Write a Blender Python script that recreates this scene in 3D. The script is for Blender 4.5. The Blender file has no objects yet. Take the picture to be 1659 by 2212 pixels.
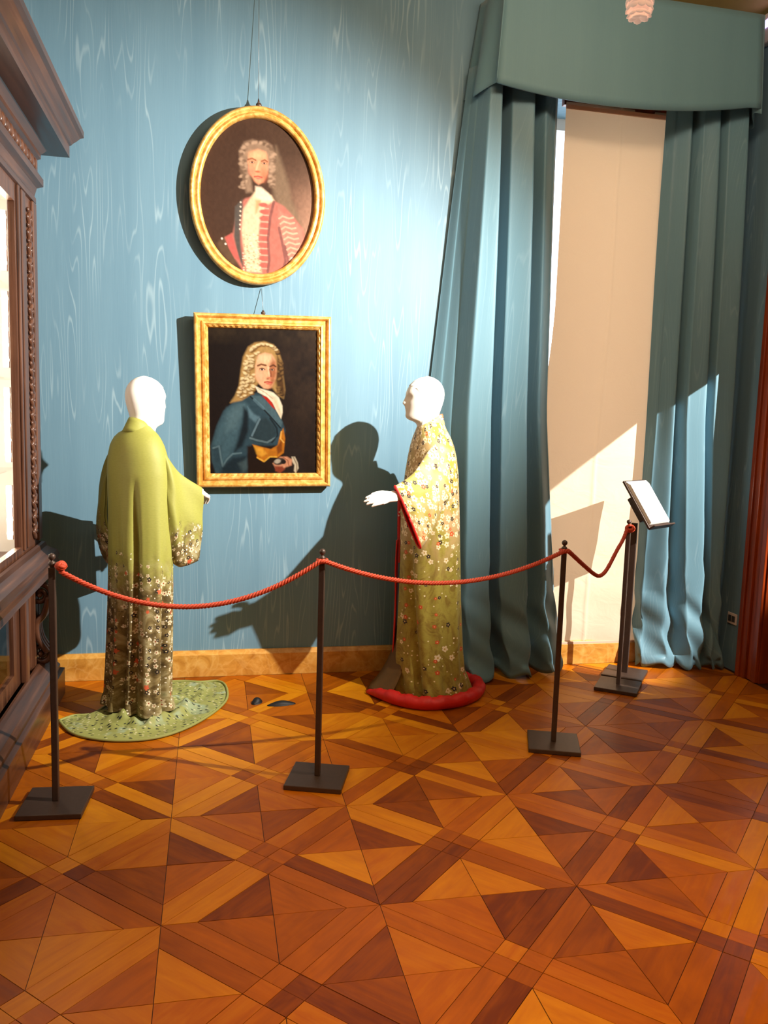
import bpy, bmesh, math, random
import numpy as np
from mathutils import Vector, Matrix

C = bpy.context.scene.collection
PI = math.pi
rng = random.Random(7)

# ------------------------------------------------------------------ camera
IW, IH, FPX = 1659.0, 2212.0, 1780.0
CAM_Z = 1.55
cam_pitch, cam_roll, cam_yaw = 0.1183441, 0.0308318, math.radians(12.0)


def _cam_axes():
    f = Vector((0, math.cos(cam_pitch), -math.sin(cam_pitch)))
    u = Vector((0, math.sin(cam_pitch), math.cos(cam_pitch)))
    r = Vector((1, 0, 0))
    c, s = math.cos(cam_roll), math.sin(cam_roll)
    r, u = c * r + s * u, -s * r + c * u
    m = Matrix.Rotation(-cam_yaw, 3, 'Z')
    return m @ r, m @ u, m @ f


CR, CU, CF = _cam_axes()
cd = bpy.data.cameras.new('camera')
cd.sensor_fit = 'HORIZONTAL'
cd.sensor_width = 36.0
cd.lens = 36.0 * FPX / IW
cd.clip_start = 0.05
cam = bpy.data.objects.new('camera', cd)
C.objects.link(cam)
m3 = Matrix((CR, CU, -CF)).transposed()
cam.matrix_world = Matrix.Translation((0, 0, CAM_Z)) @ m3.to_4x4()
bpy.context.scene.camera = cam

# ------------------------------------------------------------------ view, world, lights
vs = bpy.context.scene.view_settings
vs.view_transform = 'Standard'
vs.look = 'None'
vs.gamma = 1.0
vs.use_curve_mapping = False
vs.exposure = 0.0

world = bpy.data.worlds.new('daylight')
world.use_nodes = True
world.node_tree.nodes['Background'].inputs[0].default_value = (0.72, 0.86, 1.0, 1)
world.node_tree.nodes['Background'].inputs[1].default_value = 3.6
bpy.context.scene.world = world


def spot(name, loc, aim, power, size, blend, radius, col):
    d = bpy.data.lights.new(name, 'SPOT')
    d.energy = power
    d.spot_size = math.radians(size)
    d.spot_blend = blend
    d.shadow_soft_size = radius
    d.color = col
    o = bpy.data.objects.new(name, d)
    C.objects.link(o)
    o.location = loc
    o.rotation_euler = (Vector(aim) - Vector(loc)).to_track_quat('-Z', 'Y').to_euler()
    return o


def area(name, loc, aim, power, sx, sy, col):
    d = bpy.data.lights.new(name, 'AREA')
    d.shape = 'RECTANGLE'
    d.size, d.size_y = sx, sy
    d.energy = power
    d.color = col
    o = bpy.data.objects.new(name, d)
    C.objects.link(o)
    o.location = loc
    o.rotation_euler = (Vector(aim) - Vector(loc)).to_track_quat('-Z', 'Y').to_euler()
    return o


# ceiling spotlight aimed at the portraits and the two figures
spot('picture_spotlight', (2.42, 2.40, 2.92), (-0.40, 4.7, 1.72), 1600, 79, 1.0, 0.018, (1.0, 0.93, 0.84))
# lamp in the next room shining through the open doorway
spot('next_room_spotlight', (5.0, 1.9, 3.4), (2.55, 4.6, 1.12), 2500, 29, 0.35, 0.012, (1.0, 0.95, 0.88))
# added soft warm fill behind the camera, no visible lamp stands there
area('room_fill', (1.0, -0.8, 3.7), (1.0, 0.2, 0.0), 44, 2.2, 2.2, (1.0, 0.60, 0.32))
# added unseen spot that brightens the open floor in front of the barrier
spot('floor_fill', (1.0, 0.5, 3.75), (1.0, 1.75, 0.0), 460, 56, 1.0, 0.15, (1.0, 0.62, 0.26))
# added area fill near the ceiling, lifts the upper walls and pelmet
area('upper_wall_fill', (1.5, 2.5, 3.78), (1.9, 4.8, 3.66), 30, 1.4, 0.3, (1.0, 0.76, 0.54))

# ------------------------------------------------------------------ mesh helpers
W0 = CAM_Z


def at(x, y, Y):
    """real point on the vertical plane Y seen at photograph position x, y"""
    d = CF + CR * ((x - IW / 2) / FPX) - CU * ((y - IH / 2) / FPX)
    return Vector((0, 0, CAM_Z)) + d * (Y / d.y)


def atz(x, y, z=0.0):
    d = CF + CR * ((x - IW / 2) / FPX) - CU * ((y - IH / 2) / FPX)
    return Vector((0, 0, CAM_Z)) + d * ((z - CAM_Z) / d.z)


def lin(r, g, b):
    def f(c):
        c /= 255.0
        return c / 12.92 if c <= 0.04045 else ((c + 0.055) / 1.055) ** 2.4
    return (f(r), f(g), f(b), 1.0)


class MB:
    """collects vertices and faces, builds one mesh"""

    def __init__(s):
        s.v, s.f, s.uv, s.sm = [], [], {}, []

    def add(s, verts, faces, uvs=None, smooth=True):
        o = len(s.v)
        s.v += [tuple(p) for p in verts]
        for f in faces:
            s.f.append([i + o for i in f])
            s.sm.append(smooth)
        if uvs is not None:
            for i, t in enumerate(uvs):
                s.uv[o + i] = t
        return s

    def box(s, cx, cy, cz, sx, sy, sz, bev=0.0, M=None):
        bm = bmesh.new()
        bmesh.ops.create_cube(bm, size=1)
        bmesh.ops.scale(bm, vec=(sx, sy, sz), verts=bm.verts)
        if bev > 0:
            bmesh.ops.bevel(bm, geom=list(bm.edges), offset=bev, segments=2, affect='EDGES', profile=0.5)
        bm.verts.index_update()
        vs_ = [v.co.copy() for v in bm.verts]
        if M is not None:
            vs_ = [M @ v for v in vs_]
        vs_ = [v + Vector((cx, cy, cz)) for v in vs_]
        fs_ = [[v.index for v in f.verts] for f in bm.faces]
        bm.free()
        return s.add(vs_, fs_, None, False)

    def bx(s, x0, x1, y0, y1, z0, z1, bev=0.0):
        return s.box((x0 + x1) / 2, (y0 + y1) / 2, (z0 + z1) / 2, x1 - x0, y1 - y0, z1 - z0, bev)

    def grid(s, rows, cu=False, cv=False, uvs=None, smooth=True, cap0=False, cap1=False):
        n, m = len(rows), len(rows[0])
        vs_ = [p for r in rows for p in r]
        fs_ = []
        for i in range(n if cv else n - 1):
            for j in range(m if cu else m - 1):
                a, b = i, (i + 1) % n
                k = (j + 1) % m
                fs_.append((a * m + j, a * m + k, b * m + k, b * m + j))
        if cap0:
            fs_.append(tuple(range(m - 1, -1, -1)))
        if cap1:
            fs_.append(tuple((n - 1) * m + j for j in range(m)))
        return s.add(vs_, fs_, [t for r in uvs for t in r] if uvs else None, smooth)

    def tube(s, path, rad, seg=8, caps=True):
        P = [Vector(p) for p in path]
        n = len(P)
        rads = rad if isinstance(rad, (list, tuple)) else [rad] * n
        up = Vector((0, 0, 1))
        t0 = (P[1] - P[0]).normalized()
        if abs(t0.dot(up)) > 0.95:
            up = Vector((1, 0, 0))
        nrm = (up - t0 * up.dot(t0)).normalized()
        rows = []
        for i in range(n):
            t = (P[min(i + 1, n - 1)] - P[max(i - 1, 0)]).normalized()
            nrm = (nrm - t * nrm.dot(t)).normalized()
            b = t.cross(nrm)
            rows.append([P[i] + (nrm * math.cos(2 * PI * k / seg) + b * math.sin(2 * PI * k / seg)) * rads[i] for k in range(seg)])
        return s.grid(rows, cu=True, cap0=caps, cap1=caps)

    def lathe(s, prof, cx, cy, cz, seg=20):
        rows = [[Vector((cx + r * math.cos(2 * PI * k / seg), cy + r * math.sin(2 * PI * k / seg), cz + z)) for k in range(seg)] for r, z in prof]
        return s.grid(rows, cu=True, cap0=prof[0][0] > 1e-5, cap1=prof[-1][0] > 1e-5)

    def ball(s, c, rx, ry=None, rz=None, nu=10, nv=7, M=None):
        ry = rx if ry is None else ry
        rz = rx if rz is None else rz
        rows = []
        for i in range(nv + 1):
            a = PI * i / nv
            r = []
            for k in range(nu):
                b = 2 * PI * k / nu
                p = Vector((rx * math.sin(a) * math.cos(b), ry * math.sin(a) * math.sin(b), -rz * math.cos(a)))
                if M is not None:
                    p = M @ p
                r.append(p + Vector(c))
            rows.append(r)
        return s.grid(rows, cu=True)

    def prism(s, pts, z0, z1, uvs=None):
        n = len(pts)
        vs_ = [(x, y, z0) for x, y in pts] + [(x, y, z1) for x, y in pts]
        fs_ = [tuple(range(n, 2 * n)), tuple(range(n - 1, -1, -1))]
        fs_ += [(i, (i + 1) % n, n + (i + 1) % n, n + i) for i in range(n)]
        return s.add(vs_, fs_, (uvs + uvs) if uvs else None, False)

    def mesh(s, name):
        me = bpy.data.meshes.new(name)
        me.from_pydata(s.v, [], s.f)
        me.polygons.foreach_set('use_smooth', s.sm)
        if s.uv:
            l = me.uv_layers.new(name='UVMap')
            n = len(me.loops)
            idx = np.zeros(n, dtype=np.int32)
            me.loops.foreach_get('vertex_index', idx)
            arr = np.zeros((len(s.v), 2), dtype=np.float32)
            for k, t in s.uv.items():
                arr[k] = t
            l.data.foreach_set('uv', arr[idx].ravel())
        me.validate()
        me.update()
        return me

    def build(s, name, mat, parent=None, **props):
        return link(name, s.mesh(name), mat, parent, **props)


def link(name, me, mat, parent=None, **props):
    o = bpy.data.objects.new(name, me)
    C.objects.link(o)
    if mat is not None and len(me.materials) == 0:
        me.materials.append(mat)
    if parent is not None:
        o.parent = parent
        if parent.type == 'EMPTY':
            o.matrix_parent_inverse = Matrix.LocRotScale(parent.location, parent.rotation_euler, None).inverted()
    for k, v in props.items():
        o[k] = v
    return o


def local(o):
    """child already modelled in its thing's own frame"""
    o.matrix_parent_inverse = Matrix.Identity(4)
    return o


def thing(name, label, cat, loc, group=None, rz=0.0):
    o = bpy.data.objects.new(name, None)
    C.objects.link(o)
    o.empty_display_size = 0.1
    o.location = loc
    o.rotation_euler = (0, 0, rz)
    o['label'] = label
    o['category'] = cat
    if group:
        o['group'] = group
    return o


def tag(o, label, cat, group=None):
    o['label'] = label
    o['category'] = cat
    if group:
        o['group'] = group
    return o


def interp(x, xs, ys):
    return float(np.interp(x, xs, ys))


def smooth_interp(x, xs, ys):
    """cosine-eased interpolation"""
    if x <= xs[0]:
        return ys[0]
    for i in range(len(xs) - 1):
        if x <= xs[i + 1]:
            t = (x - xs[i]) / max(1e-9, xs[i + 1] - xs[i])
            t = t * t * (3 - 2 * t)
            return ys[i] + (ys[i + 1] - ys[i]) * t
    return ys[-1]


def catmull(pts, n):
    P = [Vector(p) for p in pts]
    out = []
    k = len(P) - 1
    for i in range(n):
        t = i / (n - 1) * k
        j = min(int(t), k - 1)
        u = t - j
        p0, p1, p2, p3 = P[max(j - 1, 0)], P[j], P[j + 1], P[min(j + 2, k)]
        out.append(0.5 * (2 * p1 + (p2 - p0) * u + (2 * p0 - 5 * p1 + 4 * p2 - p3) * u * u + (3 * p1 - p0 - 3 * p2 + p3) * u ** 3))
    return out


# ------------------------------------------------------------------ material helpers
class NT:
    """small expression layer over a material's node tree"""

    def __init__(s, name):
        s.m = bpy.data.materials.new(name)
        s.m.use_nodes = True
        s.t = s.m.node_tree
        s.b = s.t.nodes['Principled BSDF']
        s.out = s.t.nodes['Material Output']

    def n(s, kind, **kw):
        o = s.t.nodes.new(kind)
        for k, v in kw.items():
            setattr(o, k, v)
        return o

    def put(s, sock, v):
        if isinstance(v, X):
            s.t.links.new(v.s, sock)
        elif isinstance(v, bpy.types.NodeSocket):
            s.t.links.new(v, sock)
        elif isinstance(v, (tuple, list)) and len(v) == 3 and sock.type == 'RGBA':
            sock.default_value = (*v, 1)
        else:
            sock.default_value = v

    def math(s, op, a, b=None, c=None, clamp=False):
        o = s.n('ShaderNodeMath', operation=op, use_clamp=clamp)
        for i, v in enumerate((a, b, c)):
            if v is not None:
                s.put(o.inputs[i], v)
        return X(s, o.outputs[0])

    def uv(s):
        return X(s, s.n('ShaderNodeTexCoord').outputs['UV'])

    def obj(s):
        return X(s, s.n('ShaderNodeTexCoord').outputs['Object'])

    def sep(s, v):
        o = s.n('ShaderNodeSeparateXYZ')
        s.put(o.inputs[0], v)
        return [X(s, q) for q in o.outputs]

    def vec(s, x=0.0, y=0.0, z=0.0):
        o = s.n('ShaderNodeCombineXYZ')
        for i, v in enumerate((x, y, z)):
            s.put(o.inputs[i], v)
        return X(s, o.outputs[0])

    def noise(s, v, scale=1.0, detail=2.0, rough=0.5, dist=0.0, col=False):
        o = s.n('ShaderNodeTexNoise')
        s.put(o.inputs['Vector'], v)
        o.inputs['Scale'].default_value = scale
        o.inputs['Detail'].default_value = detail
        o.inputs['Roughness'].default_value = rough
        o.inputs['Distortion'].default_value = dist
        return X(s, o.outputs[1 if col else 0])

    def ramp(s, f, stops, interp_='LINEAR'):
        o = s.n('ShaderNodeValToRGB')
        e = o.color_ramp.elements
        o.color_ramp.interpolation = interp_
        while len(e) < len(stops):
            e.new(0.5)
        for i, (p, c) in enumerate(stops):
            e[i].position = p
            e[i].color = c if len(c) == 4 else (*c, 1)
        s.put(o.inputs[0], f)
        return X(s, o.outputs[0])

    def mix(s, f, a, b, mode='MIX'):
        o = s.n('ShaderNodeMix', data_type='RGBA', blend_type=mode)
        s.put(o.inputs[0], f)
        s.put(o.inputs[6], a)
        s.put(o.inputs[7], b)
        return X(s, o.outputs[2])

    def step(s, v, lo, hi):
        o = s.n('ShaderNodeMapRange', interpolation_type='SMOOTHSTEP')
        s.put(o.inputs[0], v)
        s.put(o.inputs[1], lo)
        s.put(o.inputs[2], hi)
        return X(s, o.outputs[0])

    def bump(s, h, strength=0.3, dist=0.01):
        o = s.n('ShaderNodeBump')
        o.inputs['Strength'].default_value = strength
        o.inputs['Distance'].default_value = dist
        s.put(o.inputs['Height'], h)
        s.t.links.new(o.outputs[0], s.b.inputs['Normal'])

    def flowers(s, u, v, scale, R, keep, seed):
        """five-petalled blossoms scattered on u, v: petals mask, centre mask, random value"""
        o = s.n('ShaderNodeTexVoronoi', voronoi_dimensions='2D')
        uu, vv = u * scale + seed, v * scale + seed * 0.37
        s.put(o.inputs['Vector'], s.vec(uu, vv, 0.0))
        o.inputs['Scale'].default_value = 1.0
        o.inputs['Randomness'].default_value = 0.85
        cx, cy, _ = s.sep(X(s, o.outputs['Color']))
        px, py, _ = s.sep(X(s, o.outputs['Position']))
        dx, dy = uu - px, vv - py
        r = s.math('SQRT', dx * dx + dy * dy)
        th = s.math('ARCTAN2', dy, dx) + cx * 6.28
        pet = s.math('ABSOLUTE', s.math('COSINE', th * 2.5))
        size = R * (cy * 0.45 + 0.72)
        edge = size * (pet * 0.42 + 0.58)
        on = s.math('GREATER_THAN', keep, cx)
        m = s.step(edge - r, -0.012, 0.03) * on
        ctr = s.step(size * 0.26 - r, -0.01, 0.02) * on
        return m, ctr, cy


class X:
    def __init__(s, t, sock):
        s.t, s.s = t, sock

    def __add__(s, o): return s.t.math('ADD', s, o)
    def __radd__(s, o): return s.t.math('ADD', o, s)
    def __sub__(s, o): return s.t.math('SUBTRACT', s, o)
    def __rsub__(s, o): return s.t.math('SUBTRACT', o, s)
    def __mul__(s, o): return s.t.math('MULTIPLY', s, o)
    def __rmul__(s, o): return s.t.math('MULTIPLY', o, s)
    def __truediv__(s, o): return s.t.math('DIVIDE', s, o)


def plain(name, col, rough=0.5, metal=0.0, spec=0.5, noise=0.0, nscale=40.0, bump=0.0):
    t = NT(name)
    if noise:
        f = t.noise(t.obj(), nscale, 3)
        c = t.mix(f, tuple(q * (1 - noise) for q in col[:3]), tuple(min(1, q * (1 + noise)) for q in col[:3]))
        t.put(t.b.inputs['Base Color'], c)
        if bump:
            t.bump(f, bump, 0.004)
    else:
        t.b.inputs['Base Color'].default_value = (*col[:3], 1)
    t.b.inputs['Roughness'].default_value = rough
    t.b.inputs['Metallic'].default_value = metal
    t.b.inputs['Specular IOR Level'].default_value = spec
    return t.m


def moire(name, base, light, dark, rough, line=0.4):
    """watered silk: thin wavering contour lines over fine vertical threads"""
    t = NT(name)
    u, v, _ = t.sep(t.uv())
    f = t.noise(t.vec(u * 10.0, v * 0.70, 0.0), 1.0, 1.4, 0.45, 0.0)
    g = t.math('FRACT', f * 13.0)
    tri = t.math('ABSOLUTE', g - 0.5) * 2.0
    ridge = t.step(tri, 0.72, 1.0)
    where = t.step(t.noise(t.vec(u * 5.0 + 3.0, v * 1.4, 4.0), 1.0, 2.0), 0.40, 0.68)
    thread = t.noise(t.vec(u * 420.0, v * 5.0, 1.0), 1.0, 2.0)
    broad = t.noise(t.vec(u * 9.0, v * 0.25, 9.0), 1.0, 3.0)
    c = t.mix(broad, dark, base)
    c = t.mix(ridge * where * line, c, light)
    c = t.mix(t.step(thread, 0.35, 0.65) * 0.22, c, dark)
    t.put(t.b.inputs['Base Color'], c)
    t.b.inputs['Roughness'].default_value = rough
    t.b.inputs['Specular IOR Level'].default_value = 0.35
    t.b.inputs['Sheen Weight'].default_value = 0.15
    t.bump(thread, 0.15, 0.002)
    return t.m


def wood(name, dark, mid, light, rough, scale=1.0, rand=False, coat=0.0, along='z'):
    t = NT(name)
    if rand:
        u, v, _ = t.sep(t.uv())
        r = X(t, t.n('ShaderNodeObjectInfo').outputs['Random'])
        at_ = t.n('ShaderNodeAttribute', attribute_name='shade')
        r = t.math('FRACT', r + X(t, at_.outputs['Fac']) * 0.999)
        q = t.vec(u * 3.0 + r * 37.0, v * 42.0 + r * 11.0, r * 5.0)
        grain = t.noise(q, 1.0, 5, 0.6, 0.6)
        big = t.noise(t.vec(u * 5.0 + r * 91.0, v * 14.0, r * 9.0), 1.0, 3, 0.55, 0.8)
        f = r * 0.62 + grain * 0.30 + big * 0.34 - 0.16
    else:
        x, y, z = t.sep(t.obj())
        if along == 'y':
            q = t.vec(x * 40.0 * scale, y * 1.6 * scale, z * 40.0 * scale)
        else:
            q = t.vec(x * 30.0 * scale, y * 30.0 * scale, z * 2.2 * scale)
        grain = t.noise(q, 1.0, 4, 0.55, 0.3)
        f = grain * 1.1 - 0.10
    c = t.ramp(f, [(0.12, dark), (0.5, mid), (0.9, light)])
    t.put(t.b.inputs['Base Color'], c)
    t.put(t.b.inputs['Roughness'], grain * 0.25 + (rough - 0.12))
    t.b.inputs['Specular IOR Level'].default_value = 0.2 if rand else 0.5
    t.b.inputs['Coat Weight'].default_value = coat
    t.b.inputs['Coat Roughness'].default_value = 0.12
    t.bump(grain, 0.08, 0.002)
    return t.m


M = {}
M['wall'] = moire('blue_watered_silk', lin(116, 152, 170), lin(180, 204, 212), lin(92, 128, 148), 0.5)
M['curtain'] = moire('blue_curtain_taffeta', lin(112, 150, 164), lin(150, 180, 192), lin(92, 130, 146), 0.5, 0.3)
M['pelmet'] = moire('blue_pelmet_cloth', lin(112, 150, 160), lin(112, 150, 160), lin(100, 138, 150), 0.6, 0.0)
M['ceiling'] = plain('ochre_plaster', lin(214, 178, 96), 0.85, noise=0.12, nscale=3)
M['plaster'] = plain('white_plaster', lin(225, 222, 215), 0.7, noise=0.05, nscale=5)
M['room'] = plain('muted_plaster', lin(190, 170, 140), 0.8, noise=0.06, nscale=4)
M['floor'] = plain('joint_dark_wood', lin(58, 24, 8), 0.6, noise=0.2, nscale=8)
M['parquet'] = wood('parquet_wood', lin(112, 48, 3), lin(180, 96, 5), lin(222, 148, 18), 0.42, rand=True)
M['darkwood'] = wood('dark_carved_walnut', lin(50, 28, 18), lin(88, 54, 36), lin(132, 90, 64), 0.38, coat=0.15)
M['moulding'] = wood('dark_walnut_moulding', lin(44, 25, 17), lin(78, 48, 33), lin(118, 80, 58), 0.36, coat=0.15, along='y')
M['doorwood'] = wood('red_brown_door_wood', lin(92, 28, 6), lin(138, 52, 12), lin(178, 82, 22), 0.32, coat=0.3)
M['iron'] = plain('dark_bronze_iron', lin(76, 58, 48), 0.45, 0.3, noise=0.2, nscale=60)
M['steel'] = plain('grey_steel', lin(150, 150, 150), 0.35, 0.9)
M['black'] = plain('matt_black', lin(16, 15, 16), 0.6)
M['white'] = plain('white_mannequin_fibreglass', lin(238, 232, 222), 0.45, noise=0.02, nscale=10)
M['cap'] = plain('white_stocking_cap', lin(244, 240, 232), 0.8)
M['paper'] = plain('white_paper', lin(242, 240, 234), 0.7)
M['plastic'] = plain('white_plastic', lin(226, 214, 206), 0.4)
M['red'] = plain('red_padded_silk', lin(206, 26, 16), 0.55, noise=0.15, nscale=30, bump=0.3)
M['rope'] = plain('orange_red_rope', lin(198, 70, 36), 0.6, noise=0.35, nscale=160, bump=0.4)


def gold(name, a, b):
    t = NT(name)
    f = t.noise(t.obj(), 28, 4, 0.6, 0.4)
    t.put(t.b.inputs['Base Color'], t.mix(t.step(f, 0.35, 0.7), a, b))
    t.b.inputs['Metallic'].default_value = 0.35
    t.b.inputs['Roughness'].default_value = 0.42
    t.bump(f, 0.12, 0.003)
    return t.m


M['gold'] = gold('gilded_wood', lin(206, 146, 62), lin(242, 200, 118))


def marble():
    t = NT('yellow_marble')
    o = t.obj()
    f = t.noise(o, 9, 5, 0.6, 1.2)
    w = t.n('ShaderNodeTexVoronoi', feature='DISTANCE_TO_EDGE')
    wx, wy, wz = t.sep(o)
    k1, k2 = t.noise(o, 14, 3), t.noise(t.vec(wx, wy + 3.0, wz), 14, 3)
    t.put(w.inputs['Vector'], t.vec(wx + k1 * 0.09, wy, wz + k2 * 0.09))
    w.inputs['Scale'].default_value = 13
    v = t.step(X(t, w.outputs['Distance']), 0.0, 0.09)
    c = t.ramp(f, [(0.3, lin(176, 116, 40)), (0.5, lin(204, 146, 62)), (0.7, lin(222, 172, 92))])
    c = t.mix(v * 0.3 + 0.7, lin(224, 178, 104), c)
    t.put(t.b.inputs['Base Color'], c)
    t.b.inputs['Roughness'].default_value = 0.35
    return t.m


M['marble'] = marble()


def blind_mat():
    t = NT('cream_blind_cloth')
    u, v, _ = t.sep(t.uv())
    f = t.noise(t.vec(u * 300, v * 300, 0), 1.0, 2)
    t.put(t.b.inputs['Base Color'], t.mix(f, lin(226, 206, 180), lin(238, 220, 196)))
    t.b.inputs['Roughness'].default_value = 0.8
    tr = t.n('ShaderNodeBsdfTranslucent')
    tr.inputs[0].default_value = lin(244, 190, 142)
    mx = t.n('ShaderNodeMixShader')
    mx.inputs[0].default_value = 0.35
    t.t.links.new(t.b.outputs[0], mx.inputs[1])
    t.t.links.new(tr.outputs[0], mx.inputs[2])
    t.t.links.new(mx.outputs[0], t.out.inputs[0])
    t.bump(t.noise(t.vec(u * 6, v * 9, 2), 1.0, 3, 0.6, 1.0), 0.25, 0.02)
    return t.m


M['blind'] = blind_mat()


def glass_mat(name, rough=0.02, tint=(1, 1, 1, 1)):
    t = NT(name)
    t.b.inputs['Base Color'].default_value = tint
    t.b.inputs['Transmission Weight'].default_value = 1.0
    t.b.inputs['Roughness'].default_value = rough
    t.b.inputs['IOR'].default_value = 1.45
    return t.m


def pane_mat(name):
    t = NT(name)
    tr = t.n('ShaderNodeBsdfTransparent')
    gl = t.n('ShaderNodeBsdfGlossy')
    gl.inputs['Roughness'].default_value = 0.03
    fr = t.n('ShaderNodeFresnel')
    fr.inputs[0].default_value = 1.45
    bk = X(t, t.n('ShaderNodeNewGeometry').outputs['Backfacing'])
    mx = t.n('ShaderNodeMixShader')
    t.put(mx.inputs[0], X(t, fr.outputs[0]) * (1.0 - bk) * 0.6)
    t.t.links.new(tr.outputs[0], mx.inputs[1])
    t.t.links.new(gl.outputs[0], mx.inputs[2])
    t.t.links.new(mx.outputs[0], t.out.inputs[0])
    return t.m


M['pane'] = pane_mat('clear_pane')


def emit(name, col, st):
    t = NT(name)
    t.b.inputs['Base Color'].default_value = (*col[:3], 1)
    t.b.inputs['Emission Color'].default_value = (*col[:3], 1)
    t.b.inputs['Emission Strength'].default_value = st
    return t.m


M['led'] = emit('warm_led', (1.0, 0.86, 0.66), 60)
M['flowerglass'] = emit('lit_milky_pink_glass', lin(250, 214, 190), 0.35)
M['violet'] = emit('violet_led', (0.45, 0.35, 1.0), 4)


def kimono_flowered():
    t = NT('yellow_green_flowered_silk')
    u, v, _ = t.sep(t.uv())
    _, _, z = t.sep(t.obj())
    p = t.vec(u, v, 0.0)
    weave = t.noise(t.vec(u * 50, v * 200, 0), 1.0, 3)
    cloud = t.step(t.noise(p, 5.0, 4, 0.6, 1.0), 0.44, 0.62)
    upper = t.step(z, 0.62, 1.05)
    swirl = t.noise(t.vec(u * 10, v * 6, 3), 1.0, 6, 0.65, 3.0)
    c = t.mix(weave, lin(146, 136, 46), lin(172, 158, 66))
    c = t.mix(t.step(swirl, 0.42, 0.7) * (1.0 - upper) * 0.75, c, lin(116, 84, 14))
    c = t.mix(t.step(t.noise(p, 5.0, 4, 0.6, 1.0), 0.38, 0.58) * upper * 0.85, c, lin(196, 160, 116))
    m, ce, r = t.flowers(u, v, 24.0, 0.42, upper * 0.75 + 0.08, 1.7)
    c = t.mix(m * 0.85, c, lin(244, 226, 186))
    c = t.mix(ce, c, lin(190, 150, 60))
    m, ce, r = t.flowers(u, v, 15.0, 0.20, upper * 0.40 + 0.26, 9.1)
    c = t.mix(m, c, lin(40, 24, 26))
    c = t.mix(ce, c, lin(220, 190, 120))
    m, ce, r = t.flowers(u, v, 11.0, 0.15, 0.30, 23.3)
    c = t.mix(m, c, lin(206, 74, 30))
    c = t.mix(ce, c, lin(240, 210, 140))
    m, ce, r = t.flowers(u, v, 42.0, 0.20, 0.16, 31.9)
    c = t.mix(m, c, lin(246, 236, 190))
    t.put(t.b.inputs['Base Color'], c)
    t.b.inputs['Roughness'].default_value = 0.6
    t.b.inputs['Sheen Weight'].default_value = 0.1
    t.bump(weave, 0.15, 0.002)
    return t.m


def kimono_green(name, z_hi, z_lo):
    t = NT(name)
    u, v, _ = t.sep(t.uv())
    _, _, z = t.sep(t.obj())
    p = t.vec(u, v, 0.0)
    weave = t.noise(t.vec(u * 60, v * 160, 0), 1.0, 3)
    wob = t.noise(p, 14.0, 3, 0.6)
    lower = t.step(z + (wob - 0.5) * 0.34, z_hi, z_lo)
    c = t.mix(weave, lin(138, 140, 60), lin(158, 156, 74))
    patch = t.noise(p, 7.0, 5, 0.65, 1.5)
    s = t.ramp(patch, [(0.28, lin(50, 38, 22)), (0.42, lin(92, 72, 42)), (0.52, lin(130, 112, 70)), (0.62, lin(174, 164, 124)), (0.74, lin(108, 120, 82))])
    c = t.mix(lower * 0.92, c, s)
    m, ce, r = t.flowers(u, v, 26.0, 0.36, lower * 0.55, 2.2)
    c = t.mix(m * 0.85, c, lin(226, 214, 176))
    c = t.mix(ce, c, lin(150, 70, 40))
    m, ce, r = t.flowers(u, v, 22.0, 0.24, lower * 0.36, 7.9)
    c = t.mix(m, c, lin(34, 26, 24))
    c = t.mix(ce, c, lin(220, 200, 150))
    m, ce, r = t.flowers(u, v, 17.0, 0.24, lower * 0.20, 17.4)
    c = t.mix(m, c, lin(206, 96, 60))
    m, ce, r = t.flowers(u, v, 48.0, 0.22, lower * 0.3, 27.4)
    c = t.mix(m, c, lin(240, 236, 214))
    br = t.step(t.noise(t.vec(u * 16, v * 26, 5), 1.0, 4, 0.6, 2.0), 0.66, 0.70)
    c = t.mix(br * lower * 0.8, c, lin(38, 34, 26))
    t.put(t.b.inputs['Base Color'], c)
    t.b.inputs['Roughness'].default_value = 0.62
    t.bump(weave, 0.12, 0.002)
    return t.m


def train_mat():
    t = NT('moss_green_embroidered_train')
    u, v, _ = t.sep(t.uv())
    p = t.vec(u, v, 0.0)
    c = t.mix(t.noise(p, 9.0, 4), lin(128, 136, 66), lin(160, 160, 92))
    c = t.mix(t.step(t.noise(p, 5.0, 3, 0.6, 1.0), 0.55, 0.68) * 0.7, c, lin(152, 172, 148))
    m, ce, r = t.flowers(u, v * 2.2, 26.0, 0.26, 0.55, 4.4)
    c = t.mix(m, c, lin(38, 44, 30))
    m, ce, r = t.flowers(u, v * 2.0, 30.0, 0.20, 0.5, 14.4)
    c = t.mix(m, c, lin(206, 200, 156))
    t.put(t.b.inputs['Base Color'], c)
    t.b.inputs['Roughness'].default_value = 0.7
    return t.m


M['kimR'] = kimono_flowered()
M['kimL'] = kimono_green('moss_green_painted_silk', 0.86, 0.62)
M['kimLs'] = kimono_green('moss_green_painted_sleeve_silk', 1.00, 0.86)
M['train'] = train_mat()
M['brownsilk'] = plain('brown_gold_silk', lin(92, 64, 18), 0.6, noise=0.3, nscale=30)

# ------------------------------------------------------------------ setting
YW = 4.79            # face of the back wall
XR = 3.25            # face of the right wall
XL = -1.55           # left wall behind the cabinet
ZC = 4.0


def structure(o):
    o['kind'] = 'structure'
    return o


def uvbox(b, x0, x1, y0, y1, z0, z1):
    """box with metric uv: u along x + y, v along z"""
    P = [(x0, y0, z0), (x1, y0, z0), (x1, y1, z0), (x0, y1, z0), (x0, y0, z1), (x1, y0, z1), (x1, y1, z1), (x0, y1, z1)]
    F = [(0, 1, 5, 4), (1, 2, 6, 5), (2, 3, 7, 6), (3, 0, 4, 7), (4, 5, 6, 7), (3, 2, 1, 0)]
    return b.add(P, F, [(p[0] + p[1], p[2]) for p in P], False)


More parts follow.
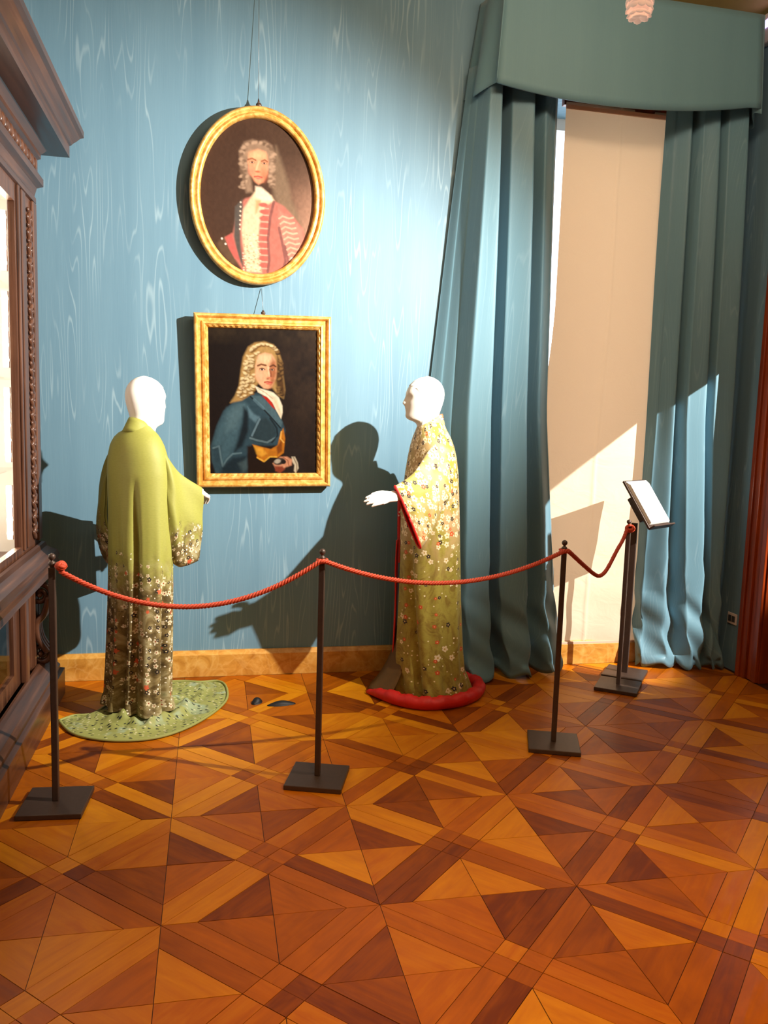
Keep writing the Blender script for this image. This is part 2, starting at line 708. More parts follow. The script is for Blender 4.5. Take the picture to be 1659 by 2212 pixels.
floor = structure(MB().bx(-2.0, 7.4, -3.4, 5.4, -0.2, -0.003).build('floor', M['floor']))
structure(MB().bx(-2.0, 7.4, -3.4, 5.4, ZC, ZC + 0.1).build('ceiling', M['ceiling']))
NX0, NX1, NZ0, NZ1 = 1.93, 2.80, 0.085, 3.46      # window niche
b = MB()
uvbox(b, XL - 0.3, NX0, YW, 5.30, 0, ZC)
uvbox(b, NX1, 7.2, YW, 5.30, 0, ZC)
uvbox(b, NX0, NX1, YW, 5.30, NZ1, ZC)
uvbox(b, NX0, NX1, YW, 5.30, 0, NZ0)
structure(b.build('wall_back', M['wall']))
structure(uvbox(MB(), XL - 0.3, XL, -3.2, YW, 0, ZC).build('wall_left', M['wall']))
structure(uvbox(MB(), XL, 7.2, -3.4, -3.2, 0, ZC).build('wall_front', M['room']))
structure(uvbox(MB(), 7.2, 7.4, -3.2, YW, 0, ZC).build('wall_next_room', M['room']))
DY0, DY1, DZ = 3.25, 4.28, 2.22                   # doorway in the right wall
b = MB()
uvbox(b, XR, XR + 0.2, DY1, YW, 0, ZC)
uvbox(b, XR, XR + 0.2, -3.2, DY0, 0, ZC)
uvbox(b, XR, XR + 0.2, DY0, DY1, DZ, ZC)
structure(b.build('wall_right', M['wall']))

# window in the niche
win = structure(MB().bx(NX0, NX1, 5.20, 5.26, NZ0, NZ0 + 0.07).bx(NX0, NX1, 5.20, 5.26, NZ1 - 0.07, NZ1)
                .bx(NX0, NX0 + 0.05, 5.20, 5.26, NZ0 + 0.07, NZ1 - 0.07).bx(NX1 - 0.05, NX1, 5.20, 5.26, NZ0 + 0.07, NZ1 - 0.07)
                .bx((NX0 + NX1) / 2 - 0.03, (NX0 + NX1) / 2 + 0.03, 5.2, 5.26, NZ0 + 0.07, NZ1 - 0.07)
                .build('window_1', M['plaster']))
xm = (NX0 + NX1) / 2
for x0, x1, z0, z1 in ((NX0 + 0.05, xm - 0.03, NZ0 + 0.07, NZ1 - 0.07), (xm + 0.03, NX1 - 0.05, NZ0 + 0.07, NZ1 - 0.07)):
    MB().bx(x0, x1, 5.228, 5.234, z0, z1).build('pane', M['pane'], win)
b = MB().bx(NX0, NX0 + 0.012, YW + 0.003, 5.2, NZ0, NZ1).bx(NX1 - 0.012, NX1, YW + 0.003, 5.2, NZ0, NZ1)
b.build('reveal', M['plaster'], win)
MB().bx(2.02, 2.74, YW - 0.02, YW + 0.02, 3.385, 3.43, 0.004).build('blind_rail', M['doorwood'], win)

# baseboards of yellow marble: a plain slab with a chamfered top
for nm, x0, x1 in (('baseboard_back', XL, 3.24),):
    prof = [(YW, 0.0), (YW - 0.034, 0.0), (YW - 0.034, 0.128), (YW - 0.014, 0.150), (YW, 0.150)]
    b = MB()
    b.grid([[(x0, y, z) for y, z in prof], [(x1, y, z) for y, z in prof]], smooth=False, cap0=True, cap1=True)
    bb = structure(b.build(nm, M['marble']))

# doorway: casing, reveal and open leaf
dr = structure(MB().bx(XR, XR + 0.2, DY1 - 0.03, DY1, 0, DZ).bx(XR, XR + 0.2, DY0, DY0 + 0.03, 0, DZ).bx(XR, XR + 0.2, DY0 + 0.03, DY1 - 0.03, DZ - 0.03, DZ)
               .build('door_1', M['doorwood']))
for k, (y0, y1, d) in enumerate(((DY1 - 0.02, DY1 + 0.02, 0.022), (DY1 + 0.02, DY1 + 0.07, 0.014), (DY1 + 0.07, DY1 + 0.115, 0.030), (DY1 + 0.115, DY1 + 0.15, 0.042))):
    MB().bx(XR - d, XR, y0, y1, 0, 2.63, 0.004).build('casing_moulding', M['doorwood'], dr)
for k, (y0, y1, d) in enumerate(((DY0 - 0.02, DY0 + 0.02, 0.022), (DY0 - 0.07, DY0 - 0.02, 0.014), (DY0 - 0.15, DY0 - 0.07, 0.035))):
    MB().bx(XR - d, XR, y0, y1, 0, 2.63, 0.004).build('casing_moulding', M['doorwood'], dr)
MB().bx(XR - 0.02, XR, DY0 + 0.02, DY1 - 0.02, DZ - 0.03, 2.63, 0.004).build('overdoor_panel', M['doorwood'], dr)
Ml = Matrix.Rotation(math.atan2(-0.66, 0.78), 3, 'Z')
MB().box(XR + 0.2 + 0.34, DY0 + 0.06 - 0.275, 1.05, 0.85, 0.04, 2.09, 0.004, Ml).build('door_leaf', M['doorwood'], dr)

# ------------------------------------------------------------------ parquet
TS = 0.6735
TX, TY = -0.138, 2.397
w = 0.112 * TS
D = TS / math.sqrt(2)
g = 0.0011


def rot45(p, q):
    s = math.sqrt(0.5)
    return ((p - q) * s, (p + q) * s)


def inset(pts, d):
    cx = sum(p[0] for p in pts) / len(pts)
    cy = sum(p[1] for p in pts) / len(pts)
    out = []
    n = len(pts)
    for i in range(n):
        p0, p1, p2 = Vector(pts[i - 1]), Vector(pts[i]), Vector(pts[(i + 1) % n])
        e1, e2 = (p1 - p0).normalized(), (p2 - p1).normalized()
        n1, n2 = Vector((-e1.y, e1.x)), Vector((-e2.y, e2.x))
        k = (n1 + n2)
        k = k / max(0.25, k.dot(n1))
        out.append(tuple(p1 + k * d))
    return out


def ccw(pts):
    a = sum(pts[i - 1][0] * pts[i][1] - pts[i][0] * pts[i - 1][1] for i in range(len(pts)))
    return pts if a > 0 else pts[::-1]


shapes = []
shapes.append(([rot45(*p) for p in ((w, 0), (D, 0), (D - w, w), (w, w))], 45))
shapes.append(([rot45(*p) for p in ((w, 0), (D, 0), (D - w, -w), (w, -w))], 45))
ap = math.sqrt(2) * w
bw = (D - 2 * w) / math.sqrt(2)
shapes.append(([(0, ap), (bw, TS / 2), (0, TS / 2)], 45))
shapes.append(([(0, ap), (-bw, TS / 2), (0, TS / 2)], -45))
shapes.append(([rot45(*p) for p in ((0, 0), (w, 0), (w, w), (0, w))], 45))
shp = []
for pts, ang in shapes:
    pts = ccw(pts)
    a = math.radians(ang)
    ip = inset(pts, g)
    uvs = [(x * math.cos(a) + y * math.sin(a), -x * math.sin(a) + y * math.cos(a)) for x, y in ip]
    me = MB().prism(ip, -0.012, 0.0, uvs).mesh('parquet_piece')
    me.materials.append(M['parquet'])
    cen = (sum(p[0] for p in pts) / len(pts), sum(p[1] for p in pts) / len(pts))
    shp.append((me, ip, uvs, cen))
cands = []
for i in range(-2, 6):
    for j in range(-2, 4):
        tx, ty = TX + (i + 0.5) * TS, TY + (j + 0.5) * TS
        for k in range(4):
            for si, (me, ip, uvs, cen) in enumerate(shp):
                ca, sa = math.cos(k * PI / 2), math.sin(k * PI / 2)
                cx, cy = tx + cen[0] * ca - cen[1] * sa, ty + cen[0] * sa + cen[1] * ca
                if cy > YW - 0.02 or cx > XR - 0.05 or cx < -1.1 or (cx < -0.9 and cy > 2.2):
                    continue
                d = Vector((cx, cy, -CAM_Z))
                dep = d.dot(CF)
                if dep < 0.3:
                    continue
                x = IW / 2 + FPX * d.dot(CR) / dep
                y = IH / 2 - FPX * d.dot(CU) / dep
                if -220 < x < IW + 220 and y < IH + 260:
                    inside = 0 <= x <= IW and 0 <= y <= IH
                    cands.append((0 if inside else 1, dep, tx, ty, k, si))
cands.sort()
far = MB()
far_shade = []
for n, (ins, dep, tx, ty, k, si) in enumerate(cands):
    me, ip, uvs, cen = shp[si]
    dz = -0.0012 * rng.random()
    if n < 300:
        o = link('parquet_piece', me, None, floor)
        o.location = (tx, ty, dz)
        o.rotation_euler = (0, 0, k * PI / 2)
    else:
        ca, sa = math.cos(k * PI / 2), math.sin(k * PI / 2)
        far.prism([(tx + x * ca - y * sa, ty + x * sa + y * ca) for x, y in ip], -0.012, dz, uvs)
        far_shade += [rng.random()] * (2 * len(ip))
me = far.mesh('parquet_pieces')
a_ = me.attributes.new('shade', 'FLOAT', 'POINT')
a_.data.foreach_set('value', far_shade[:len(me.vertices)])
link('parquet_pieces', me, M['parquet'], floor, kind='stuff')

# ------------------------------------------------------------------ paintings
def vnoise(u, v, f, seed):
    r = np.random.RandomState(seed)
    n = int(f) + 3
    gq = r.rand(n, n)
    x, y = np.clip(u, 0, 1) * f, np.clip(v, 0, 1) * f
    i, j = x.astype(int), y.astype(int)
    fx, fy = x - i, y - j
    fx, fy = fx * fx * (3 - 2 * fx), fy * fy * (3 - 2 * fy)
    return (gq[j, i] * (1 - fx) + gq[j, i + 1] * fx) * (1 - fy) + (gq[j + 1, i] * (1 - fx) + gq[j + 1, i + 1] * fx) * fy


class Paint:
    """brush-like soft shapes laid on a fine grid of points (px, py: study coordinates)"""

    def __init__(s, px, py, bg):
        s.x, s.y = px, py
        s.c = np.ones(px.shape + (3,)) * np.array(bg[:3])

    def lay(s, a, col):
        a = np.clip(a, 0, 1)[..., None]
        s.c = s.c * (1 - a) + np.array(col[:3]) * a

    def ell(s, cx, cy, rx, ry, col, soft=0.2, ang=0.0, op=1.0):
        ca, sa = math.cos(math.radians(ang)), math.sin(math.radians(ang))
        dx, dy = s.x - cx, s.y - cy
        d = np.sqrt(((dx * ca + dy * sa) / rx) ** 2 + ((-dx * sa + dy * ca) / ry) ** 2)
        t = np.clip((1 + soft - d) / (2 * soft), 0, 1)
        s.lay(t * t * (3 - 2 * t) * op, col)

    def poly(s, pts, col, soft=10.0, op=1.0):
        P = np.array(pts, float)
        ins = np.zeros(s.x.shape, bool)
        d = np.full(s.x.shape, 1e9)
        for i in range(len(P)):
            a, b_ = P[i - 1], P[i]
            e = b_ - a
            q = ((s.x - a[0]) * e[0] + (s.y - a[1]) * e[1]) / max(1e-9, e @ e)
            q = np.clip(q, 0, 1)
            d = np.minimum(d, np.hypot(s.x - a[0] - q * e[0], s.y - a[1] - q * e[1]))
            cond = ((a[1] > s.y) != (b_[1] > s.y))
            with np.errstate(divide='ignore', invalid='ignore'):
                xi = (b_[0] - a[0]) * (s.y - a[1]) / (b_[1] - a[1] + 1e-12) + a[0]
            ins ^= cond & (s.x < xi)
        sd = np.where(ins, d, -d)
        t = np.clip((sd + soft) / (2 * soft), 0, 1)
        s.lay(t * t * (3 - 2 * t) * op, col)

    def line(s, pts, wd, col, op=1.0):
        P = np.array(pts, float)
        d = np.full(s.x.shape, 1e9)
        for i in range(1, len(P)):
            a, b_ = P[i - 1], P[i]
            e = b_ - a
            q = np.clip(((s.x - a[0]) * e[0] + (s.y - a[1]) * e[1]) / max(1e-9, e @ e), 0, 1)
            d = np.minimum(d, np.hypot(s.x - a[0] - q * e[0], s.y - a[1] - q * e[1]))
        t = np.clip(1.5 - d / wd, 0, 1)
        s.lay(t * t * (3 - 2 * t) * op, col)


def canvas_mat():
    t = NT('oil_paint_on_canvas')
    a = t.n('ShaderNodeVertexColor', layer_name='paint')
    t.t.links.new(a.outputs[0], t.b.inputs['Base Color'])
    t.b.inputs['Roughness'].default_value = 0.5
    t.b.inputs['Specular IOR Level'].default_value = 0.1
    t.bump(t.noise(t.obj(), 220, 3), 0.12, 0.002)
    return t.m


M['canvas'] = canvas_mat()


def painted_grid(pts, cols, nx, ny, mask=None):
    """grid mesh with the painted colour on every point"""
    vs_ = pts.reshape(-1, 3)
    idx = np.arange(nx * ny).reshape(ny, nx)
    q = np.stack([idx[:-1, :-1], idx[1:, :-1], idx[1:, 1:], idx[:-1, 1:]], -1).reshape(-1, 4)
    if mask is not None:
        mk = mask.reshape(-1)
        q = q[mk[q].all(axis=1)]
    me = bpy.data.meshes.new('canvas')
    me.from_pydata(vs_.tolist(), [], q.tolist())
    ca = me.color_attributes.new('paint', 'FLOAT_COLOR', 'POINT')
    rgba = np.ones((nx * ny, 4), np.float32)
    rgba[:, :3] = cols.reshape(-1, 3)
    ca.data.foreach_set('color', rgba.ravel())
    return me


def paint_man_in_blue(px, py):
    p = Paint(px, py, lin(24, 15, 12))
    u, v = (px - 270) / 1160, (py - 285) / 1480
    n1 = vnoise(u, v, 7, 1) * 0.6 + vnoise(u, v, 30, 2) * 0.4
    p.lay(np.clip(u - 0.45, 0, 1) * np.clip(1.2 - v, 0, 1) * n1 * 1.5, lin(72, 52, 36))
    p.lay((np.clip(0.12 - v, 0, 1) * 4 * n1), lin(88, 70, 46))
    # dark right side of the coat, sleeve and cuff
    p.poly([(1060, 1150), (1130, 1250), (1260, 1500), (1300, 1690), (1300, 1770), (1000, 1770), (1070, 1400)], lin(34, 24, 20), 40)
    # blue coat
    coat = [(690, 960), (790, 930), (860, 960), (960, 1060), (1050, 1200), (1090, 1310), (1075, 1420), (1010, 1470), (880, 1490), (740, 1470), (700, 1560),
            (700, 1770), (370, 1770), (330, 1640), (318, 1480), (370, 1280), (440, 1120), (540, 1030)]
    p.poly(coat, lin(44, 66, 76), 14)
    p.poly([(480, 1090), (640, 1030), (700, 1060), (640, 1200), (590, 1420), (520, 1560), (430, 1680), (345, 1640), (330, 1480), (390, 1270)], lin(60, 86, 96), 34)
    p.poly([(560, 1060), (660, 1050), (620, 1180), (560, 1300), (470, 1330), (480, 1180)], lin(80, 106, 114), 50, 0.8)
    p.poly([(650, 1080), (700, 1130), (700, 1330), (640, 1480), (560, 1540), (600, 1400), (640, 1240)], lin(18, 28, 34), 24)
    p.poly([(690, 1070), (760, 1150), (820, 1180), (780, 1240), (710, 1180)], lin(84, 112, 124), 18)
    p.poly([(730, 1370), (800, 1210), (880, 1180), (970, 1250), (1000, 1340), (960, 1420), (860, 1470), (740, 1420)], lin(38, 54, 60), 26)
    p.line([(720, 1395), (800, 1420), (900, 1440), (990, 1390)], 10, lin(96, 116, 122), 0.7)
    p.line([(740, 1370), (790, 1260), (820, 1200)], 10, lin(104, 128, 138), 0.7)
    p.line([(930, 1190), (1000, 1290), (1010, 1370), (950, 1440)], 9, lin(16, 24, 28), 0.8)
    p.poly([(720, 960), (830, 960), (960, 1080), (1060, 1230), (1040, 1290), (930, 1170), (800, 1050)], lin(70, 94, 102), 12)
    p.line([(715, 965), (800, 1040), (930, 1170), (1040, 1290)], 8, lin(18, 26, 30), 0.9)
    p.line([(760, 1000), (860, 1090)], 14, lin(94, 124, 136), 0.6)
    p.poly([(320, 1480), (420, 1480), (430, 1690), (350, 1640)], lin(34, 52, 62), 26, 0.8)
    p.line([(340, 1500), (400, 1480), (420, 1600), (440, 1690), (480, 1620), (540, 1560), (630, 1550)], 9, lin(92, 116, 124), 0.7)
    p.poly([(430, 1700), (540, 1600), (680, 1580), (700, 1770), (420, 1770)], lin(24, 38, 46), 30)
    p.poly([(600, 1660), (690, 1610), (720, 1700), (650, 1760)], lin(66, 84, 88), 26, 0.7)
    # waist sash
    p.poly([(690, 1480), (760, 1470), (1000, 1480), (1080, 1560), (900, 1760), (700, 1770)], lin(30, 16, 8), 20)
    p.poly([(745, 1462), (850, 1490), (940, 1510), (1010, 1470), (1040, 1340), (1070, 1290), (1090, 1400), (1075, 1550), (1010, 1600), (930, 1590), (860, 1645), (790, 1600), (800, 1540)], lin(176, 104, 20), 9)
    p.poly([(760, 1475), (850, 1500), (900, 1560), (840, 1590), (790, 1560)], lin(214, 150, 46), 16, 0.9)
    p.poly([(1000, 1490), (1060, 1400), (1060, 1530), (1010, 1570)], lin(112, 54, 10), 14, 0.9)
    p.line([(800, 1600), (870, 1640), (930, 1590), (1000, 1590)], 8, lin(226, 170, 60), 0.7)
    p.line([(1050, 1330), (1040, 1400), (1075, 1440)], 8, lin(226, 170, 80), 0.7)
    # hand with snuffbox and cuff
    p.poly([(1160, 1590), (1195, 1590), (1225, 1650), (1235, 1710), (1205, 1762), (1185, 1740), (1190, 1680), (1165, 1640)], lin(190, 176, 150), 9)
    p.line([(1180, 1600), (1215, 1670), (1215, 1740)], 7, lin(110, 94, 72), 0.7)
    p.poly([(960, 1660), (1040, 1590), (1110, 1590), (1165, 1620), (1160, 1680), (1100, 1700), (1050, 1730), (990, 1710)], lin(196, 134, 100), 12)
    p.poly([(980, 1690), (1060, 1690), (1090, 1720), (1040, 1760), (990, 1740)], lin(128, 56, 36), 12)
    p.ell(1030, 1640, 62, 36, lin(60, 48, 42), 0.2, -12)
    p.ell(1010, 1638, 34, 22, lin(170, 158, 140), 0.3, -12)
    p.ell(1075, 1645, 26, 22, lin(28, 20, 18), 0.3)
    p.line([(1070, 1595), (1120, 1630), (1130, 1680)], 6, lin(140, 78, 52), 0.7)
    # wig
    wig = [(690, 470), (760, 425), (860, 410), (960, 440), (1020, 520), (1055, 620), (1065, 760), (1085, 900), (1070, 985), (1010, 950), (960, 890), (900, 820), (840, 780),
           (780, 860), (770, 900), (720, 950), (630, 1010), (510, 1035), (560, 960), (600, 860), (618, 700), (640, 570)]
    p.poly(wig, lin(172, 134, 78), 16)
    p.poly([(1000, 540), (1055, 640), (1065, 780), (1085, 910), (1065, 980), (1010, 930), (985, 800), (995, 660)], lin(78, 52, 26), 20)
    r = random.Random(3)
    for k in range(130):
        t = r.random()
        if t < 0.62:
            y = r.uniform(500, 990)
            xl = interp(y, [500, 600, 700, 860, 960, 1000], [690, 650, 630, 610, 560, 540])
            xr = interp(y, [500, 600, 700, 860, 960, 1000], [830, 770, 760, 765, 720, 640])
            x = r.uniform(xl + 14, xr - 6)
        elif t < 0.88:
            a = r.uniform(-2.7, -0.2)
            x, y = 860 + 150 * math.cos(a), 550 + 115 * math.sin(a)
        else:
            x, y = r.uniform(1005, 1050), r.uniform(600, 940)
        lit = x < 1000
        cdark, clight = (lin(120, 82, 38), lin(238, 214, 162)) if lit else (lin(54, 34, 16), lin(132, 98, 54))
        an = r.uniform(-40, 40)
        p.ell(x + 8, y + 9, 26, 15, cdark, 0.5, an, 0.7)
        p.ell(x, y, 20, 11, clight, 0.6, an, 0.75)
    # face
    p.poly([(800, 545), (870, 520), (940, 535), (985, 600), (995, 700), (985, 780), (955, 850), (905, 888), (860, 884), (810, 840), (775, 770), (765, 660)], lin(226, 168, 126), 12)
    p.poly([(940, 560), (985, 610), (995, 720), (975, 810), (930, 880), (900, 885), (925, 820), (915, 700)], lin(160, 92, 56), 24, 0.9)
    p.ell(870, 585, 70, 40, lin(244, 200, 156), 0.8, 0, 0.8)
    p.ell(815, 760, 45, 45, lin(236, 172, 134), 0.9, 0, 0.8)
    p.line([(795, 655), (830, 640), (880, 650)], 9, lin(112, 66, 36), 0.95)
    p.line([(925, 660), (960, 645), (985, 660)], 8, lin(86, 46, 26), 0.9)
    p.ell(842, 692, 30, 15, lin(178, 118, 84), 0.5)
    p.ell(842, 694, 22, 9, lin(226, 196, 172), 0.4)
    p.ell(840, 693, 11, 10, lin(34, 18, 12), 0.35)
    p.line([(815, 686), (845, 678), (872, 692)], 4, lin(70, 36, 22), 0.9)
    p.ell(950, 692, 24, 14, lin(140, 84, 56), 0.5)
    p.ell(948, 694, 15, 8, lin(196, 160, 132), 0.4)
    p.ell(946, 693, 9, 9, lin(30, 16, 12), 0.35)
    p.line([(905, 670), (915, 730), (918, 765)], 10, lin(240, 190, 150), 0.9)
    p.line([(922, 690), (935, 740), (932, 775)], 9, lin(140, 76, 48), 0.8)
    p.ell(915, 776, 24, 12, lin(206, 128, 94), 0.5)
    p.ell(900, 788, 14, 6, lin(128, 62, 40), 0.6, 0, 0.8)
    p.line([(868, 822), (900, 816), (945, 824)], 8, lin(172, 72, 56), 0.95)
    p.ell(908, 836, 28, 9, lin(206, 104, 84), 0.5)
    p.ell(905, 866, 36, 18, lin(222, 156, 118), 0.7, 0, 0.7)
    # cravat and red waistcoat edge
    p.poly([(765, 858), (820, 885), (900, 905), (960, 925), (1020, 975), (1058, 1060), (1060, 1130), (1045, 1195), (1000, 1120), (950, 1030), (880, 965), (800, 925)], lin(232, 218, 190), 9)
    p.poly([(940, 950), (1000, 1000), (1040, 1100), (1040, 1170), (980, 1060)], lin(206, 184, 148), 20, 0.8)
    p.line([(800, 885), (880, 930), (950, 985)], 6, lin(176, 150, 116), 0.6)
    p.poly([(840, 955), (900, 975), (950, 1030), (985, 1100), (950, 1075), (890, 1010)], lin(174, 36, 22), 7)
    n2 = vnoise(u, v, 60, 9)
    p.c *= (0.88 + 0.24 * n2)[..., None]
    return p.c * 0.55


def paint_man_in_red(px, py):
    p = Paint(px, py, lin(72, 50, 38))
    u, v = (px - 255) / 1140, (py - 225) / 1570
    n1 = vnoise(u, v, 6, 21) * 0.6 + vnoise(u, v, 26, 22) * 0.4
    p.lay(np.clip((u - 0.62) * 2.6, 0, 1) * np.clip((v - 0.2) * 2.2, 0, 1) * 0.85, lin(190, 144, 118))
    p.lay(np.clip((u - 0.35) * 1.2, 0, 1) * np.clip(0.5 - v, 0, 1) * 0.6, lin(110, 82, 58))
    p.lay(np.clip(n1 - 0.5, 0, 1) * 0.5, lin(50, 34, 26))
    p.poly([(420, 1500), (500, 1420), (560, 1480), (640, 1700), (560, 1700), (450, 1560)], lin(92, 70, 52), 22)
    # grey curtain of wig behind
    p.poly([(1000, 480), (1060, 640), (1130, 840), (1160, 1000), (1230, 1150), (1300, 1350), (1180, 1250), (1040, 1120), (980, 980), (960, 760)], lin(130, 106, 84), 34, 0.85)
    # coat
    coat = [(700, 1030), (830, 980), (990, 1030), (1090, 1080), (1190, 1180), (1280, 1290), (1320, 1430), (1240, 1600), (1100, 1740), (900, 1800), (700, 1790), (600, 1640), (500, 1440), (580, 1380), (620, 1180), (660, 1070)]
    p.poly(coat, lin(180, 108, 94), 16)
    p.poly([(1040, 1120), (1160, 1200), (1280, 1300), (1310, 1440), (1240, 1580), (1160, 1640), (1080, 1480), (1040, 1300)], lin(190, 126, 108), 26, 0.8)
    p.poly([(600, 1120), (670, 1040), (680, 1120), (650, 1300), (655, 1480), (690, 1740), (640, 1640), (590, 1420)], lin(86, 78, 72), 14)
    p.poly([(505, 1430), (570, 1390), (600, 1500), (650, 1660), (600, 1640), (540, 1540)], lin(190, 92, 84), 12)
    for k in range(7):
        p.ell(655 - k * 1, 1070 + k * 45, 9, 9, lin(226, 200, 176), 0.5)
    p.ell(472, 1448, 10, 10, lin(240, 224, 206), 0.5)
    p.ell(508, 1500, 10, 10, lin(240, 224, 206), 0.5)
    # shirt front
    p.poly([(790, 960), (870, 940), (960, 980), (990, 1030), (900, 1090), (850, 1240), (830, 1450), (850, 1640), (870, 1770), (720, 1770), (690, 1560), (665, 1360), (680, 1140)], lin(226, 192, 156), 16)
    p.poly([(800, 1040), (860, 1030), (820, 1160), (800, 1180)], lin(190, 150, 100), 16, 0.8)
    p.poly([(800, 900), (860, 905), (930, 960), (980, 1030), (890, 1040), (800, 1010)], lin(232, 206, 180), 16)
    r = random.Random(5)
    for k in range(150):
        x, y = r.uniform(680, 860), r.uniform(1380, 1760)
        p.ell(x, y, 9, 7, lin(240, 216, 184) if r.random() < 0.6 else lin(176, 132, 92), 0.5, 0, 0.6)
    for k in range(10):
        y = 1080 + k * 68
        p.ell(895 + (k % 2) * 4 - abs(k - 5) * 3, y, 46, 22, lin(198, 96, 84), 0.35)
        p.line([(850, y + 34), (930, y + 34)], 7, lin(226, 178, 152), 0.6)
    for pts in ([(985, 1040), (950, 1200), (930, 1420), (945, 1640), (930, 1760)], [(1040, 1300), (1080, 1480), (1110, 1640), (1080, 1740)], [(1100, 1480), (1140, 1640)]):
        p.line(pts, 13, lin(120, 74, 70), 0.8)
    for k in range(9):
        x, y = 1050 + k * 14, 1180 + k * 52
        p.line([(x - 10, y + 26), (x + 24, y), (x + 90, y + 18), (x + 130, y + 6)], 9, lin(228, 176, 146), 0.75)
    p.ell(1185, 1612, 24, 14, lin(244, 226, 206), 0.5, 30)
    # wig and face
    p.poly([(640, 560), (690, 470), (770, 440), (830, 455), (890, 440), (960, 480), (990, 580), (990, 760), (1000, 900), (940, 890), (920, 760), (740, 760), (760, 860), (770, 960), (710, 970), (680, 850), (650, 720)], lin(146, 118, 96), 22)
    for k in range(90):
        t = r.random()
        if t < 0.4:
            x, y = r.uniform(650, 720), r.uniform(540, 930)
        elif t < 0.75:
            x, y = r.uniform(930, 990), r.uniform(560, 900)
        else:
            a = r.uniform(-2.9, -0.2)
            x, y = 820 + 150 * math.cos(a), 560 + 95 * math.sin(a)
        p.ell(x, y, 20, 13, lin(182, 150, 124) if r.random() < 0.6 else lin(104, 80, 62), 0.7, r.uniform(-50, 50), 0.7)
    p.poly([(740, 570), (820, 530), (900, 550), (925, 640), (920, 760), (880, 850), (830, 880), (790, 850), (745, 770), (720, 660)], lin(226, 150, 112), 16)
    p.ell(815, 590, 75, 42, lin(238, 178, 132), 0.8, 0, 0.8)
    p.ell(885, 780, 34, 60, lin(196, 108, 78), 0.8, 0, 0.7)
    p.ell(760, 750, 30, 40, lin(226, 132, 104), 0.8, 0, 0.7)
    p.line([(725, 640), (765, 625), (800, 640)], 8, lin(128, 70, 44), 0.8)
    p.line([(860, 645), (890, 630), (915, 645)], 8, lin(128, 70, 44), 0.8)
    for ex in (765, 885):
        p.ell(ex, 664, 26, 13, lin(172, 104, 72), 0.5)
        p.ell(ex, 665, 18, 8, lin(214, 172, 146), 0.4)
        p.ell(ex, 664, 9, 9, lin(58, 32, 22), 0.4)
    p.line([(835, 650), (815, 700), (808, 740)], 9, lin(240, 176, 136), 0.8)
    p.ell(822, 752, 26, 10, lin(190, 100, 72), 0.6)
    p.line([(790, 805), (825, 798), (862, 806)], 8, lin(176, 70, 60), 0.9)
    p.ell(828, 820, 26, 8, lin(214, 112, 96), 0.5)
    n2 = vnoise(u, v, 60, 39)
    p.c *= (0.9 + 0.2 * n2)[..., None]
    return p.c * 0.68


class Plane:
    """leaning plane of a hung picture: r right, u up, n out of the canvas"""

    def __init__(s, o, lean, twist=0.0):
        s.o = Vector(o)
        a = math.radians(lean)
        s.u = Vector((0, -math.sin(a), math.cos(a)))
        s.n = Vector((0, -math.cos(a), -math.sin(a)))
        s.r = Vector((1, 0, 0))
        q = Matrix.Rotation(math.radians(twist), 3, s.n)
        s.r, s.u = q @ s.r, q @ s.u

    def p(s, a, b_, c=0.0):
        return s.o + s.r * a + s.u * b_ + s.n * c

    def arr(s, a, b_, c=0.0):
        o, r, u, n = (np.array(q) for q in (s.o, s.r, s.u, s.n))
        return o + a[..., None] * r + b_[..., None] * u + np.full(a.shape, c)[..., None] * n


def rect_loop(wd, ht, ins, pl, c, n=40):
    x0, x1, z0, z1 = -wd / 2 + ins, wd / 2 - ins, ins, ht - ins
    pts = []
    for (ax, az), (bx, bz) in (((x0, z0), (x1, z0)), ((x1, z0), (x1, z1)), ((x1, z1), (x0, z1)), ((x0, z1), (x0, z0))):
        for k in range(n):
            t = k / n
            cc = c(k) if callable(c) else c
            pts.append(pl.p(ax + (bx - ax) * t, az + (bz - az) * t, cc))
    return pts


# rectangular portrait
pl = Plane((0.303, 4.772, 1.116), 1.5, 1.2)
RW, RH = 0.757, 0.962
pic = thing('framed_portrait', 'rectangular gilt framed portrait of a bewigged man in a blue coat on the wall', 'painting', pl.p(0, 0))
b = MB()
prof = [(0.0, 0.0), (0.0, 0.040), (0.006, 0.048), (0.014, 0.050), (0.020, 0.044), (0.026, 0.030), (0.040, 0.030), (0.046, 0.040), (0.056, 0.042), (0.062, 0.034),
        (0.066, lambda k: 0.030 + 0.006 * abs(math.sin(k * PI / 2.0))), (0.074, lambda k: 0.022 + 0.004 * (k % 2)), (0.078, 0.012), (0.078, 0.0)]
rows = [rect_loop(RW, RH, i, pl, c) for i, c in prof]
b.grid(rows, cu=True, smooth=False)
b.build('frame', M['gold'], pic, label='moulded gilt frame')
nx, ny = 230, 290
A, B_ = np.meshgrid(np.linspace(0, 1, nx), np.linspace(0, 1, ny))
cw, ch = RW - 0.15, RH - 0.15
pts = pl.arr((A - 0.5) * cw, 0.075 + (1 - B_) * ch, 0.014)
xl = 268 + 42 * B_
xr = np.full_like(A, 1430)
cols = paint_man_in_blue(xl + (xr - xl) * A, 282 + (1765 - 282) * B_)
link('canvas', painted_grid(pts, cols, nx, ny), M['canvas'], pic)
b = MB().bx(0, 0, 0, 0, 0, 0) if False else MB()
hk = pl.p(0.0, RH, 0.012)
b.tube([hk + Vector((0, 0, -0.01)), hk + Vector((0, 0.0, 0.025))], 0.006, 8)
b.ball(hk + Vector((0, -0.004, 0.010)), 0.013, 0.008, 0.010)
b.build('hook', M['iron'], pic)
MB().tube([hk + Vector((0, 0, 0.02)), (hk.x - 0.008, 4.784, 2.228)], 0.0014, 6).build('hanging_wire', M['steel'], pic)

